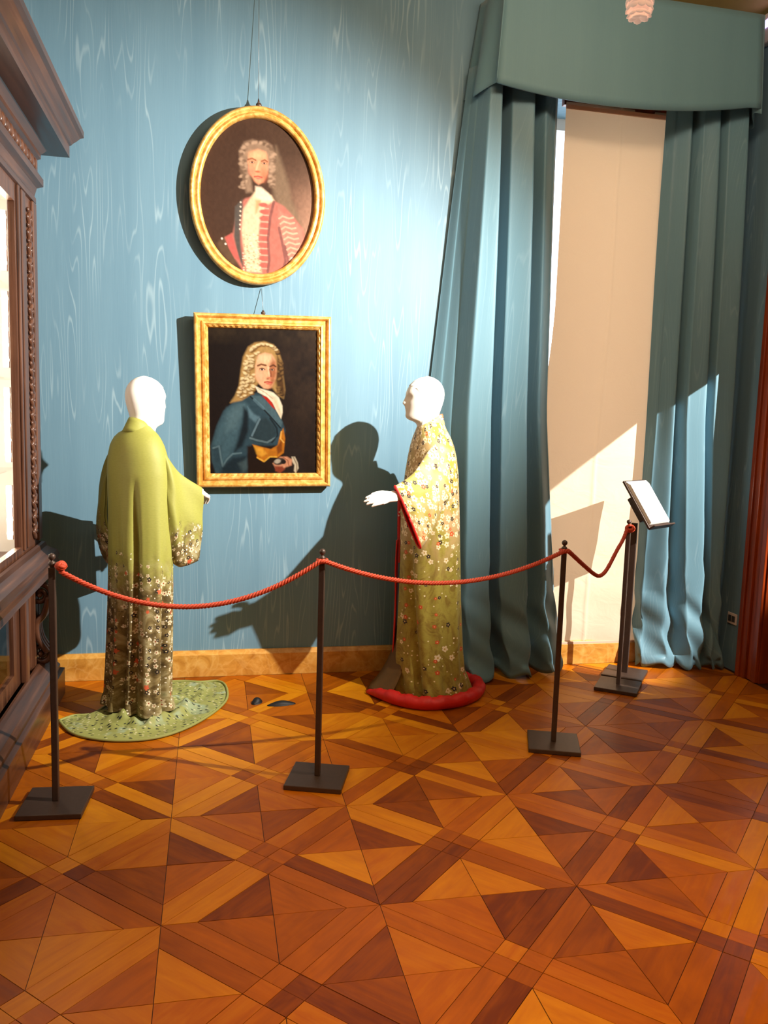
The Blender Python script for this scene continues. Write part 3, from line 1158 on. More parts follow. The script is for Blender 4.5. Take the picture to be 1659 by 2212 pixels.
# oval portrait
pl = Plane((0.250, 4.775, 2.242), 1.5, 0.3)
OW, OH = 0.738, 0.938
pic = thing('oval_portrait', 'oval gilt framed portrait of a young man in a red coat, hung higher', 'painting', pl.p(0, 0))


def oval_loop(ins, c, n=96):
    return [pl.p((OW / 2 - ins) * math.sin(2 * PI * k / n), OH / 2 - (OH / 2 - ins) * math.cos(2 * PI * k / n), c) for k in range(n)]


prof = [(0.0, 0.0), (0.0, 0.030), (0.004, 0.040), (0.012, 0.046), (0.022, 0.044), (0.027, 0.034), (0.030, 0.028), (0.038, 0.040), (0.048, 0.042), (0.056, 0.034), (0.060, 0.020), (0.060, 0.0)]
MB().grid([oval_loop(i, c) for i, c in prof], cu=True).build('frame', M['gold'], pic, label='oval gilt moulded frame')
nx, ny = 210, 270
A, B_ = np.meshgrid(np.linspace(-1, 1, nx), np.linspace(-1, 1, ny))
ra, rb = OW / 2 - 0.057, OH / 2 - 0.057
pts = pl.arr(A * ra, OH / 2 - B_ * rb, 0.012)
cols = paint_man_in_red(826 + 570 * A, 1008 + 785 * B_)
link('canvas', painted_grid(pts, cols, nx, ny, (A * A + B_ * B_) < 1.02), M['canvas'], pic)
hk = pl.p(0, OH, 0.02)
b = MB()
b.ball(hk + Vector((0, 0, 0.006)), 0.016, 0.010, 0.014)
b.tube([hk + Vector((0, 0, 0.01)), hk + Vector((-0.002, 0, 0.04))], [0.009, 0.002], 8)
b.build('hook', M['iron'], pic)
MB().tube([hk + Vector((-0.002, 0, 0.035)), (hk.x - 0.004, 4.782, ZC - 0.003)], 0.0013, 6).build('hanging_wire', M['steel'], pic)

# ------------------------------------------------------------------ curtains, pelmet, blind
def curtain(name, label, cols_, z_top, z_bot, mat, n_per=14, puddle=0.06):
    """cols_: list of (X_top, X_mid, X_low, X_bottom, Y) for folds' ridges and valleys"""
    zs = np.concatenate([np.linspace(z_bot, z_bot + 0.5, 22), np.linspace(z_bot + 0.5, z_top, 30)[1:]])
    n = n_per * (len(cols_) - 1) + 1
    ks = list(range(len(cols_)))
    rows, uvs = [], []
    for z in zs:
        row, uvr = [], []
        h = (z - z_bot) / (z_top - z_bot)
        u = 0.0
        prev = None
        for i in range(n):
            t = i / n_per
            X_ = smooth_interp(t, ks, [interp(h, [0, 0.14, 0.45, 1], [c[3], c[2], c[1], c[0]]) for c in cols_]) * 0.5 + \
                interp(t, ks, [interp(h, [0, 0.14, 0.45, 1], [c[3], c[2], c[1], c[0]]) for c in cols_]) * 0.5
            Y_ = smooth_interp(t, ks, [c[4] for c in cols_])
            mid = 4.62
            Y_ = mid + (Y_ - mid) * (0.72 + 0.28 * math.sin(min(1, (1 - h) * 3) * PI / 2))
            low = max(0.0, 1 - h / 0.10)
            Y_ += -puddle * low * (0.6 + 0.5 * math.sin(t * 2.1 + 1.0))
            wr = math.exp(-(h / 0.17) ** 2)
            Y_ += 0.016 * wr * math.sin(z * 26 + t * 2.3) * math.sin(t * 1.3 + z * 7)
            X_ += 0.012 * wr * math.sin(z * 19 + t * 3.1)
            Y_ = min(Y_, 4.782)
            p = Vector((X_, Y_, z + (0.03 * low * math.sin(t * 2.6) ** 2 if h < 0.02 else 0)))
            if prev is not None:
                u += (Vector((p.x, p.y, 0)) - Vector((prev.x, prev.y, 0))).length
            prev = p
            row.append(p)
            uvr.append((u + cols_[0][0], z))
        rows.append(row)
        uvs.append(uvr)
    o = MB().grid(rows, uvs=uvs).build(name, mat)
    md = o.modifiers.new('thickness', 'SOLIDIFY')
    md.thickness = 0.004
    md.offset = 1
    return tag(o, label, 'curtain')


LC = [  # top, mid, low, bottom X, Y
    (1.42, 1.255, 1.27, 1.28, 4.775),
    (1.44, 1.315, 1.33, 1.35, 4.72),
    (1.46, 1.375, 1.395, 1.43, 4.66),
    (1.50, 1.44, 1.47, 1.51, 4.53),
    (1.55, 1.56, 1.60, 1.64, 4.51),
    (1.595, 1.615, 1.65, 1.70, 4.74),
    (1.63, 1.65, 1.69, 1.76, 4.56),
    (1.74, 1.78, 1.84, 1.88, 4.52),
    (1.78, 1.82, 1.89, 1.94, 4.70),
    (1.83, 1.88, 1.98, 2.03, 4.58),
    (1.90, 1.95, 2.06, 2.13, 4.64),
    (1.935, 1.98, 2.09, 2.16, 4.70)]
curtain('left_curtain', 'blue taffeta curtain hanging left of the cream blind, lit folds', LC, 3.50, 0.005, M['curtain'])
bpy.data.objects['left_curtain'].name = 'window_curtain'
RC = [
    (2.64, 2.66, 2.66, 2.66, 4.73),
    (2.68, 2.70, 2.68, 2.69, 4.67),
    (2.75, 2.77, 2.79, 2.82, 4.60),
    (2.78, 2.80, 2.86, 2.92, 4.68),
    (2.82, 2.84, 2.92, 2.98, 4.57),
    (2.90, 2.94, 3.02, 3.04, 4.54),
    (2.93, 2.97, 3.05, 3.08, 4.66),
    (2.97, 3.01, 3.08, 3.12, 4.55),
    (3.08, 3.12, 3.13, 3.16, 4.53),
    (3.12, 3.15, 3.16, 3.22, 4.64),
    (3.14, 3.16, 3.17, 3.23, 4.70)]
curtain('window_curtain', 'dark blue taffeta curtain hanging beside the door corner, behind the lectern', RC, 3.50, 0.005, M['curtain'])

# pelmet: shaped front and two gathered returns
pel = thing('pelmet', 'deep blue fabric pelmet hanging from the ceiling over the window curtains', 'pelmet', (2.3, 4.6, 3.35))


def pelmet_front():
    rows, uvs = [], []
    nx_ = 40
    for k in range(14):
        t = k / 13
        row, uvr = [], []
        for i in range(nx_ + 1):
            s_ = i / nx_
            x = 1.525 + (3.065 - 1.525) * s_ + 0.0
            zb = 3.335 - 0.075 * math.sin(PI * min(1, s_ * 1.05)) ** 0.9 + 0.03 * s_
            z = zb + (3.87 - zb) * t
            y = 4.46 - 0.02 * math.sin(PI * s_) - 0.012 * (1 - t) + 0.006 * math.sin(s_ * 9 + t * 2)
            x += (1 - t) * 0.03 * (s_ - 0.5) * 2
            row.append(Vector((x, y, z)))
            uvr.append((x, z))
        rows.append(row)
        uvs.append(uvr)
    return MB().grid(rows, uvs=uvs)


o = pelmet_front().build('front_panel', M['pelmet'], pel)
o.modifiers.new('thickness', 'SOLIDIFY').thickness = 0.012


def pelmet_return(x_front, x_wall, sgn):
    rows, uvs = [], []
    for k in range(14):
        t = k / 13
        row, uvr = [], []
        for i in range(25):
            s_ = i / 24
            y = 4.455 + (4.775 - 4.455) * s_
            amp = 0.028 * (1 - 0.75 * t)
            x = x_front + (x_wall - x_front) * s_ * (1 - 0.55 * t) + sgn * amp * math.sin(s_ * 2 * PI * 1.5)
            x += -sgn * 0.03 * (1 - t)
            z = 3.335 + 0.02 * math.sin(s_ * 9) * (1 - t) + (3.87 - 3.335) * t
            row.append(Vector((x, y, z)))
            uvr.append((s_ * 0.4, z))
        rows.append(row)
        uvs.append(uvr)
    return MB().grid(rows, uvs=uvs)


o = pelmet_return(1.525, 1.44, 1).build('pleated_return', M['pelmet'], pel)
o.modifiers.new('thickness', 'SOLIDIFY').thickness = 0.006
o = pelmet_return(3.075, 3.14, -1).build('pleated_return', M['pelmet'], pel)
o.modifiers.new('thickness', 'SOLIDIFY').thickness = 0.006

# cream blind
bl = thing('window_blind', 'cream cloth panel blind hanging between the two blue curtains', 'blind', (2.38, 4.77, 0.09))
BX0, BX1 = 2.03, 2.74


def blind_sheet(x0, x1, ph):
    rows, uvs = [], []
    for k in range(60):
        t = k / 59
        z = 0.10 + (3.40 - 0.10) * t
        row, uvr = [], []
        for i in range(81):
            s_ = i / 80
            x = x0 + (x1 - x0) * s_ - (0.07 * (1 - s_) * smooth_interp(z, [1.2, 2.3], [1, 0]) if x0 == BX0 else 0)
            lo = math.exp(-(t / 0.30) ** 2)
            y = 4.768 + 0.005 * math.sin(s_ * 5 + t * 3 + ph) + lo * 0.007 * math.sin(s_ * 8 + z * 9 + ph) * math.sin(z * 13 - s_ * 5) - 0.004 * math.cos(PI * s_ * 2) - 0.006 * math.exp(-((s_ - 0.5) / 0.012) ** 2)
            row.append(Vector((x, min(y, 4.783), z)))
            uvr.append((x, z))
        rows.append(row)
        uvs.append(uvr)
    return MB().grid(rows, uvs=uvs)


o = blind_sheet(BX0, BX1, 0.0).build('cloth_panel', M['blind'], bl)
MB().bx(BX0, BX1, 4.758, 4.772, 0.100, 0.145, 0.003).build('bottom_hem', M['blind'], bl)
MB().bx(BX0, BX1, 4.758, 4.772, 3.36, 3.385, 0.003).build('top_hem', M['blind'], bl)

# ------------------------------------------------------------------ barrier stanchions and rope
def make_stanchion(label):
    t = thing('barrier_stanchion', label, 'stanchion', (0, 0, 0), 'rope barrier stanchions')
    base = MB().box(0, 0, 0.0105, 0.24, 0.24, 0.021, 0.003)
    local(base.build('base_plate', M['iron'], t))
    local(MB().box(0, 0, 0.021 + 0.460, 0.024, 0.024, 0.920, 0.003).build('post', M['iron'], t))
    fin = MB().lathe([(0.0, 0.0), (0.010, 0.0), (0.008, 0.006), (0.012, 0.012), (0.014, 0.018), (0.010, 0.024), (0.005, 0.027), (0.006, 0.030), (0.012, 0.036), (0.0135, 0.043), (0.011, 0.051), (0.005, 0.055), (0.0, 0.056)], 0, 0, 0.938, 16)
    local(fin.build('finial', M['iron'], t))
    return t


SPOTS = [(-0.580, 3.236, -4, 'dark iron stanchion beside the cabinet, where the red rope starts'),
         (0.452, 3.318, -18, 'dark iron stanchion standing alone in front of the rectangular portrait'),
         (1.615, 3.535, -20, 'dark iron stanchion in front of the cream blind'),
         (2.345, 4.285, -36, 'dark iron stanchion next to the lectern, holding the rope end knot')]
proto = make_stanchion(SPOTS[0][3])
for k, (x, y, a, lab) in enumerate(SPOTS):
    if k == 0:
        o = proto
    else:
        o = proto.copy()
        C.objects.link(o)
        for ch in list(proto.children):
            c_ = ch.copy()
            C.objects.link(c_)
            c_.parent = o
        o['label'] = lab
    o.location = (x, y, 0)
    o.rotation_euler = (0, 0, math.radians(a))

tops = [Vector((s_[0], s_[1], 0.944)) for s_ in SPOTS]


def span(a, b_, low, n=60):
    """catenary-like sag through point low (height at its share of the span)"""
    pts = []
    for i in range(n):
        t = i / (n - 1)
        p = a.lerp(b_, t)
        p.z -= 4 * low * t * (1 - t)
        pts.append(p)
    return pts


path = [tops[0] + Vector((0.03, -0.012, 0.0))] + span(tops[0] + Vector((0.035, -0.012, -0.02)), tops[1] + Vector((-0.012, -0.02, 0.0)), 0.160)
path += span(tops[1] + Vector((0.012, -0.02, 0.0)), tops[2] + Vector((-0.012, -0.02, 0)), 0.118)
v_ = [tops[2] + Vector((0.014, -0.018, 0.0))]
for x, y, f in ((1262, 1222, 0.3), (1285, 1241, 0.48), (1298, 1243, 0.55), (1312, 1228, 0.64), (1332, 1190, 0.8), (1346, 1165, 0.92)):
    v_.append(at(x, y, 3.52 + (4.26 - 3.52) * f))
v_.append(tops[3] + Vector((-0.016, -0.012, 0.0)))
path += catmull(v_, 60)
# resample evenly
P_ = [path[0]]
for q in path[1:]:
    if (q - P_[-1]).length > 1e-4:
        P_.append(q)
L_ = [0.0]
for i in range(1, len(P_)):
    L_.append(L_[-1] + (P_[i] - P_[i - 1]).length)
tot = L_[-1]
nr = int(tot / 0.0065)
xs_, ys_, zs_ = ([float(q[k]) for q in P_] for k in range(3))
S_ = np.linspace(0, tot, nr)
R_ = [Vector(p) for p in zip(np.interp(S_, L_, xs_), np.interp(S_, L_, ys_), np.interp(S_, L_, zs_))]
rope = thing('barrier_rope', 'twisted orange red barrier rope slung along the four iron stanchions', 'rope', tops[0])
for k in range(3):
    sp = []
    for i, p in enumerate(R_):
        t = (R_[min(i + 1, nr - 1)] - R_[max(i - 1, 0)]).normalized()
        n1 = t.cross(Vector((0, 0, 1)))
        n1 = n1.normalized() if n1.length > 0.05 else Vector((1, 0, 0))
        n2 = n1.cross(t)
        a = S_[i] / 0.042 * 2 * PI + k * 2 * PI / 3
        sp.append(p + (n1 * math.cos(a) + n2 * math.sin(a)) * 0.0062)
    MB().tube(sp, 0.0052, 6).build('strand', M['rope'], rope)


def knot(c, r, seed):
    q = random.Random(seed)
    b_ = MB()
    for k in range(5):
        a = Matrix.Rotation(q.uniform(0, 3), 3, 'Z') @ Matrix.Rotation(q.uniform(0, 3), 3, 'X')
        pts_ = [Vector(c) + a @ Vector((r * math.cos(t * 2 * PI / 14), r * 0.8 * math.sin(t * 2 * PI / 14), 0)) for t in range(15)]
        b_.tube(pts_, 0.008, 7)
    return b_


knot(tops[0] + Vector((0.034, -0.014, 0.004)), 0.016, 3).build('knot', M['rope'], rope)
knot(tops[3] + Vector((0.0, -0.016, 0.0)), 0.022, 5).build('knot', M['rope'], rope)
for k in (1, 2):
    c = tops[k]
    pts_ = [c + Vector((0.021 * math.cos(2 * PI * i / 16), 0.021 * math.sin(2 * PI * i / 16), 0.004)) for i in range(17)]
    MB().tube(pts_, 0.005, 7).build('loop', M['rope'], rope)

# ------------------------------------------------------------------ lectern with booklet
lec = thing('lectern', 'black iron lectern on a square base in front of the dark curtain', 'lectern', (2.50, 4.50, 0), rz=0)
MB().box(2.50, 4.50, 0.010, 0.24, 0.24, 0.02, 0.003, Matrix.Rotation(math.radians(-38), 3, 'Z')).build('base_plate', M['iron'], lec)
MB().box(2.50, 4.50, 0.48, 0.035, 0.022, 0.93, 0.003, Matrix.Rotation(math.radians(-38), 3, 'Z')).build('post', M['iron'], lec)
Wv, Sv = Vector((0.21, 0.13, 0.0)), Vector((0.098, -0.158, -0.262))
Pc = Vector((2.535, 4.44, 1.068))
nv_ = Wv.cross(Sv).normalized()
if nv_.z < 0:
    nv_ = -nv_
ex, ey = Wv.normalized(), Sv.normalized()
Mp = Matrix((ex, ey, nv_)).transposed()
MB().box(*Pc, Wv.length, Sv.length, 0.014, 0.003, Mp).build('reading_plate', M['iron'], lec)
q = Pc + Sv * 0.5 + nv_ * 0.018
MB().box(*q, Wv.length, 0.010, 0.045, 0.002, Mp).build('ledge', M['iron'], lec)
q = Pc - nv_ * 0.045
MB().box(*q, 0.05, 0.16, 0.08, 0.004, Mp).build('bracket', M['iron'], lec)
book = thing('information_booklet', 'white printed information booklet lying open on the sloping lectern plate', 'booklet', Pc)
for k in range(4):
    q = Pc + nv_ * (0.0095 + 0.005 * k) - Sv * (0.02 - 0.012 * k) + Wv * 0.01 * (1.5 - k)
    MB().box(*q, Wv.length * (0.94 - 0.02 * k), Sv.length * (0.9 - 0.03 * k), 0.0046, 0.0, Mp).build('sheet', M['paper'], book)

# ------------------------------------------------------------------ display cabinet
XF, YC, YN, XB = -0.86, 4.47, 1.3, -1.545
cab = thing('display_cabinet', 'tall carved dark wood display cabinet with lit glass front against the left wall', 'cabinet', (-1.2, 2.9, 0))


def moulding(prof):
    """profile (d outwards, z) run along the front and round the far corner"""
    rows = []
    for d, z in prof:
        rows.append([Vector((XF + d, YN, z)), Vector((XF + d, YC + d, z)), Vector((XB, YC + d, z))])
    return MB().grid(rows, smooth=False)


cor = moulding([(0.0, 2.52), (0.012, 2.525), (0.012, 2.55), (0.006, 2.56), (0.016, 2.60), (0.042, 2.615), (0.042, 2.65), (0.020, 2.66), (0.020, 2.735), (0.034, 2.745), (0.034, 2.765), (0.060, 2.795),
                (0.150, 2.795), (0.150, 2.852), (0.158, 2.858), (0.166, 2.870), (0.180, 2.885), (0.196, 2.905), (0.212, 2.915), (0.212, 2.945), (0.18, 2.96), (0.0, 2.97), (-0.68, 2.97)])
cor.build('cornice', M['moulding'], cab)
b = MB()
for k in range(26):
    y = YC - 0.06 - k * 0.07
    b.ball((XF + 0.022, y, 2.697), 0.012, 0.026, 0.030, 8, 5, Matrix.Rotation(0.5, 3, 'X'))
    b.ball((XF + 0.022, y - 0.035, 2.69), 0.010, 0.012, 0.020, 8, 5)
for k in range(5):
    b.ball((XF - 0.05 - k * 0.1, YC + 0.022, 2.697), 0.026, 0.012, 0.030, 8, 5)
b.build('carved_frieze', M['darkwood'], cab, kind='stuff')
waist = moulding([(0.0, 0.83), (0.010, 0.845), (0.024, 0.84), (0.030, 0.82), (0.050, 0.805), (0.074, 0.790), (0.082, 0.765), (0.074, 0.745), (0.086, 0.728), (0.086, 0.700), (0.060, 0.685), (0.044, 0.660), (0.030, 0.650), (0.0, 0.645)])
waist.build('waist_moulding', M['moulding'], cab)
plinth = moulding([(0.0, 0.225), (0.010, 0.225), (0.026, 0.215), (0.060, 0.190), (0.078, 0.168), (0.078, 0.150), (0.098, 0.140), (0.098, 0.0), (0.0, 0.0)])
plinth.build('plinth', M['moulding'], cab)
# carcass: back, far end, shelves
MB().bx(XB, XB + 0.03, YN, YC, 0.22, 2.6).build('back_panel', M['plaster'], cab)
MB().bx(XB, XF - 0.002, YC - 0.03, YC, 0.22, 2.6).build('end_panel', M['darkwood'], cab)
MB().bx(XB + 0.03, XF - 0.03, YN, YC - 0.03, 0.74, 0.80).build('floor_panel', M['darkwood'], cab)
MB().bx(XB + 0.03, XF - 0.03, YN, YC - 0.03, 2.52, 2.56).build('roof_panel', M['plaster'], cab)
MB().bx(XB + 0.03, XF - 0.04, YC - 0.05, YC - 0.032, 0.80, 2.52).build('inner_lining', M['plaster'], cab)
for z in (1.22, 1.66, 2.10):
    MB().bx(XB + 0.03, XF - 0.09, YN, YC - 0.06, z, z + 0.008).build('glass_shelf', M['pane'], cab)
# upper door: stile, rails, glass
GE = 4.06
dr_ = MB().bx(XF - 0.03, XF, GE, YC, 0.83, 2.53).bx(XF - 0.03, XF, YN, GE, 2.44, 2.53).bx(XF - 0.03, XF, YN, GE, 0.83, 0.88)
door = dr_.build('upper_door', M['darkwood'], cab)
MB().bx(XF, XF + 0.012, GE + 0.03, GE + 0.06, 0.86, 2.52, 0.004).build('inner_bead', M['darkwood'], door)
MB().bx(XF, XF + 0.016, YC - 0.075, YC, 0.86, 2.52, 0.005).build('corner_strip', M['darkwood'], door)
MB().bx(XF, XF + 0.010, GE + 0.11, GE + 0.19, 0.86, 2.52, 0.004).build('flat_strip', M['darkwood'], door)
b = MB()
n = 44
for k in range(n):
    z = 0.90 + k * (2.48 - 0.90) / n
    sg = 1 if k % 2 else -1
    b.ball((XF + 0.006, YC - 0.135 + 0.012 * sg, z), 0.012, 0.045, 0.014, 8, 5, Matrix.Rotation(0.65 * sg, 3, 'X'))
    b.ball((XF + 0.008, YC - 0.135 - 0.03 * sg, z + 0.015), 0.009, 0.014, 0.012, 6, 4)
b.build('carved_border', M['darkwood'], door, kind='stuff')
MB().bx(XF - 0.018, XF - 0.013, YN, GE, 0.88, 2.44).build('glass', M['pane'], door)
MB().bx(XF - 0.03, XF, 2.55, 2.62, 0.88, 2.44).build('middle_stile', M['darkwood'], door)
# LED strips just inside the glass edge
for z0, z1 in ((0.90, 1.16), (1.27, 1.62), (1.71, 2.06), (2.15, 2.42)):
    s_ = MB().bx(XF - 0.085, XF - 0.060, 4.165, 4.19, z0, z1).build('light_strip', M['plastic'], cab)
    n = max(3, int((z1 - z0) / 0.06))
    for k in range(n):
        MB().ball((XF - 0.070, 4.156, z0 + (k + 0.5) * (z1 - z0) / n), 0.014, 0.012, 0.016, 8, 5).build('bulb', M['led'], s_)
for z in (1.05, 1.45, 1.90, 2.30):
    d_ = bpy.data.lights.new('cabinet_lamp', 'POINT')
    d_.energy = 4.5
    d_.color = (1.0, 0.82, 0.6)
    d_.shadow_soft_size = 0.04
    o = bpy.data.objects.new('cabinet_lamp', d_)
    C.objects.link(o)
    o.location = (XF - 0.14, 4.08, z)
# lower part: panel frame, glass and scroll brackets
MB().bx(XF - 0.05, XF - 0.02, YC - 0.52, YC - 0.03, 0.22, 0.66).bx(XF - 0.05, XF - 0.02, YN, YC - 0.52, 0.22, 0.30).bx(XF - 0.05, XF - 0.02, YN, YC - 0.52, 0.58, 0.66).build('lower_frame', M['darkwood'], cab)
MB().bx(XF - 0.034, XF - 0.028, YN, YC - 0.52, 0.30, 0.58).build('lower_glass', M['pane'], cab)
MB().bx(XF - 0.02, XF + 0.012, YC - 0.40, YC - 0.34, 0.22, 0.66, 0.006).build('pilaster_strip', M['darkwood'], cab)


def scroll(cy, z_top, z_bot):
    """carved console: big volute on top, small one below, joined by an S-shaped leaf"""
    b_ = MB()

    def volute(c, r, turn, sg):
        pts_ = []
        rad_ = []
        for i in range(40):
            a = i / 39 * turn * 2 * PI
            rr = r * (1 - 0.85 * i / 39)
            pts_.append(Vector((XF + 0.012 + rr * math.cos(a) * 0.9, cy, c + sg * rr * math.sin(a))))
            rad_.append(0.017 * (1 - 0.5 * i / 39))
        b_.tube(pts_, rad_, 8)
        b_.ball((XF + 0.012, cy, c), 0.014, 0.035, 0.014)
    volute(z_top - 0.075, 0.062, 1.6, 1)
    volute(z_bot + 0.06, 0.055, 1.5, -1)
    pts_ = catmull([Vector((XF + 0.06, cy, z_top - 0.08)), Vector((XF + 0.035, cy, z_top - 0.17)), Vector((XF - 0.0, cy, (z_top + z_bot) / 2)), Vector((XF + 0.01, cy, z_bot + 0.14)), Vector((XF + 0.05, cy, z_bot + 0.07))], 24)
    for dy in (-0.035, 0.0, 0.035):
        b_.tube([p + Vector((0, dy, 0)) for p in pts_], 0.016, 8)
    return b_


scroll(YC - 0.07, 0.655, 0.215).build('scroll_bracket', M['darkwood'], cab)
MB().bx(XF - 0.06, XF - 0.005, YC - 0.14, YC, 0.2, 0.66).build('corner_post', M['darkwood'], cab)
# ------------------------------------------------------------------ mannequins
class Fig:
    """frame of a figure: f forward, l left, z up"""

    def __init__(s, x, y, head_deg):
        a = math.radians(head_deg)
        s.o = Vector((x, y, 0))
        s.f = Vector((math.cos(a), math.sin(a), 0))
        s.l = Vector((-math.sin(a), math.cos(a), 0))

    def p(s, f, l, z):
        return s.o + s.f * f + s.l * l + Vector((0, 0, z))


HZ = [-0.16, -0.12, -0.08, -0.05, -0.025, -0.012, -0.004, 0.002, 0.010, 0.022, 0.036, 0.046, 0.056, 0.066, 0.076, 0.086, 0.098, 0.110, 0.124, 0.138, 0.152, 0.168, 0.184, 0.198, 0.210, 0.220, 0.228, 0.233, 0.235]
HFz = [-0.16, -0.08, -0.025, -0.008, 0.0, 0.012, 0.03, 0.05, 0.07, 0.09, 0.12, 0.14, 0.16, 0.184, 0.20, 0.215, 0.228, 0.235]
HF = [0.020, 0.028, 0.036, 0.050, 0.084, 0.096, 0.098, 0.098, 0.100, 0.102, 0.101, 0.103, 0.098, 0.086, 0.070, 0.050, 0.020, -0.012]
HBz = [-0.16, -0.08, 0.0, 0.03, 0.05, 0.08, 0.11, 0.14, 0.16, 0.18, 0.20, 0.215, 0.228, 0.235]
HB = [0.088, 0.080, 0.076, 0.078, 0.083, 0.093, 0.101, 0.104, 0.102, 0.096, 0.083, 0.066, 0.040, 0.014]
HWz = [-0.16, -0.08, -0.02, 0.0, 0.02, 0.05, 0.09, 0.12, 0.15, 0.175, 0.20, 0.217, 0.228, 0.235]
HW = [0.058, 0.052, 0.051, 0.053, 0.057, 0.063, 0.071, 0.075, 0.075, 0.071, 0.058, 0.042, 0.024, 0.001]


def head_xy(z, a):
    """outline of the head at height z in direction a, with nose, lips, chin, eye sockets and brows"""
    F_, B2, W_ = interp(z, HFz, HF), interp(z, HBz, HB), interp(z, HWz, HW)
    ca, sa = math.cos(a), math.sin(a)
    x = (F_ if ca > 0 else B2) * math.copysign(abs(ca) ** 0.92, ca)
    y = W_ * math.copysign(abs(sa) ** 0.92, sa)
    if ca > 0 and z > -0.01:
        nose = 0.026 * math.exp(-(y / 0.010) ** 2) * interp(z, [0.070, 0.079, 0.086, 0.100, 0.130, 0.144], [0, 0.45, 1.0, 0.66, 0.12, 0])
        lips = 0.010 * math.exp(-(y / 0.018) ** 2) * (math.exp(-((z - 0.064) / 0.006) ** 2) + 0.85 * math.exp(-((z - 0.050) / 0.006) ** 2))
        chin = 0.008 * math.exp(-(y / 0.022) ** 2) * math.exp(-((z - 0.022) / 0.014) ** 2)
        eye = -0.013 * math.exp(-((abs(y) - 0.032) / 0.015) ** 2) * math.exp(-((z - 0.122) / 0.012) ** 2)
        lid = 0.007 * math.exp(-((abs(y) - 0.032) / 0.010) ** 2) * math.exp(-((z - 0.121) / 0.006) ** 2)
        brow = 0.006 * math.exp(-((abs(y) - 0.030) / 0.022) ** 2) * math.exp(-((z - 0.143) / 0.008) ** 2)
        x += ca ** 0.5 * (nose + lips + chin + eye + lid + brow)
    return x, y


def head_rows(fig, z0, df, dl, n=72):
    out = []
    for z in HZ:
        q = [head_xy(z, 2 * PI * k / n) for k in range(n)]
        out.append([fig.p(df + x, dl + y, z0 + z) for x, y in q])
    return out


def make_head(fig, z0, df, dl, root):
    """head, neck and shoulders as one surface"""
    rows = head_rows(fig, z0, df, dl)
    sh = []
    n = len(rows[0])
    for dz, hf, hl in ((-0.55, 0.09, 0.15), (-0.36, 0.10, 0.17), (-0.26, 0.085, 0.165), (-0.215, 0.075, 0.12), (-0.185, 0.065, 0.075)):
        sh.append([fig.p(df - 0.025 + hf * math.cos(2 * PI * k / n), dl + hl * math.sin(2 * PI * k / n), z0 + dz) for k in range(n)])
    b_ = MB().grid(sh + rows, cu=True, cap0=True, cap1=True)
    body = b_.build('body', M['white'], root)
    md = body.modifiers.new('soft', 'SUBSURF')
    md.levels = md.render_levels = 1
    # stocking cap over skull and nape, ending in a clean edge in front of the ears
    rows = []
    zl = [z for z in HZ if -0.09 < z < 0.234]
    for z in zl:
        lim = interp(z, [-0.1, 0.05, 0.13, 0.165, 0.19, 0.21], [0.022, 0.024, 0.030, 0.060, 0.098, 0.2])
        lo_, hi_ = 0.0, PI
        for _ in range(24):
            m_ = (lo_ + hi_) / 2
            if head_xy(z, m_)[0] > lim:
                lo_ = m_
            else:
                hi_ = m_
        row = []
        for k in range(49):
            a = hi_ + (2 * PI - 2 * hi_) * k / 48
            x, y = head_xy(z, a)
            L = math.hypot(x, y) + 1e-6
            gr = 0.0026 if 0 < k < 48 else 0.0004
            row.append(fig.p(df + x + gr * x / L, dl + y + gr * y / L, z0 + z + (0.002 if z > 0.2 else 0)))
        rows.append(row)
    rows.append([fig.p(df - 0.012, dl, z0 + 0.2375)] * 49)
    b2 = MB().grid(rows)
    cap = b2.build('stocking_cap', M['cap'], body)
    return body


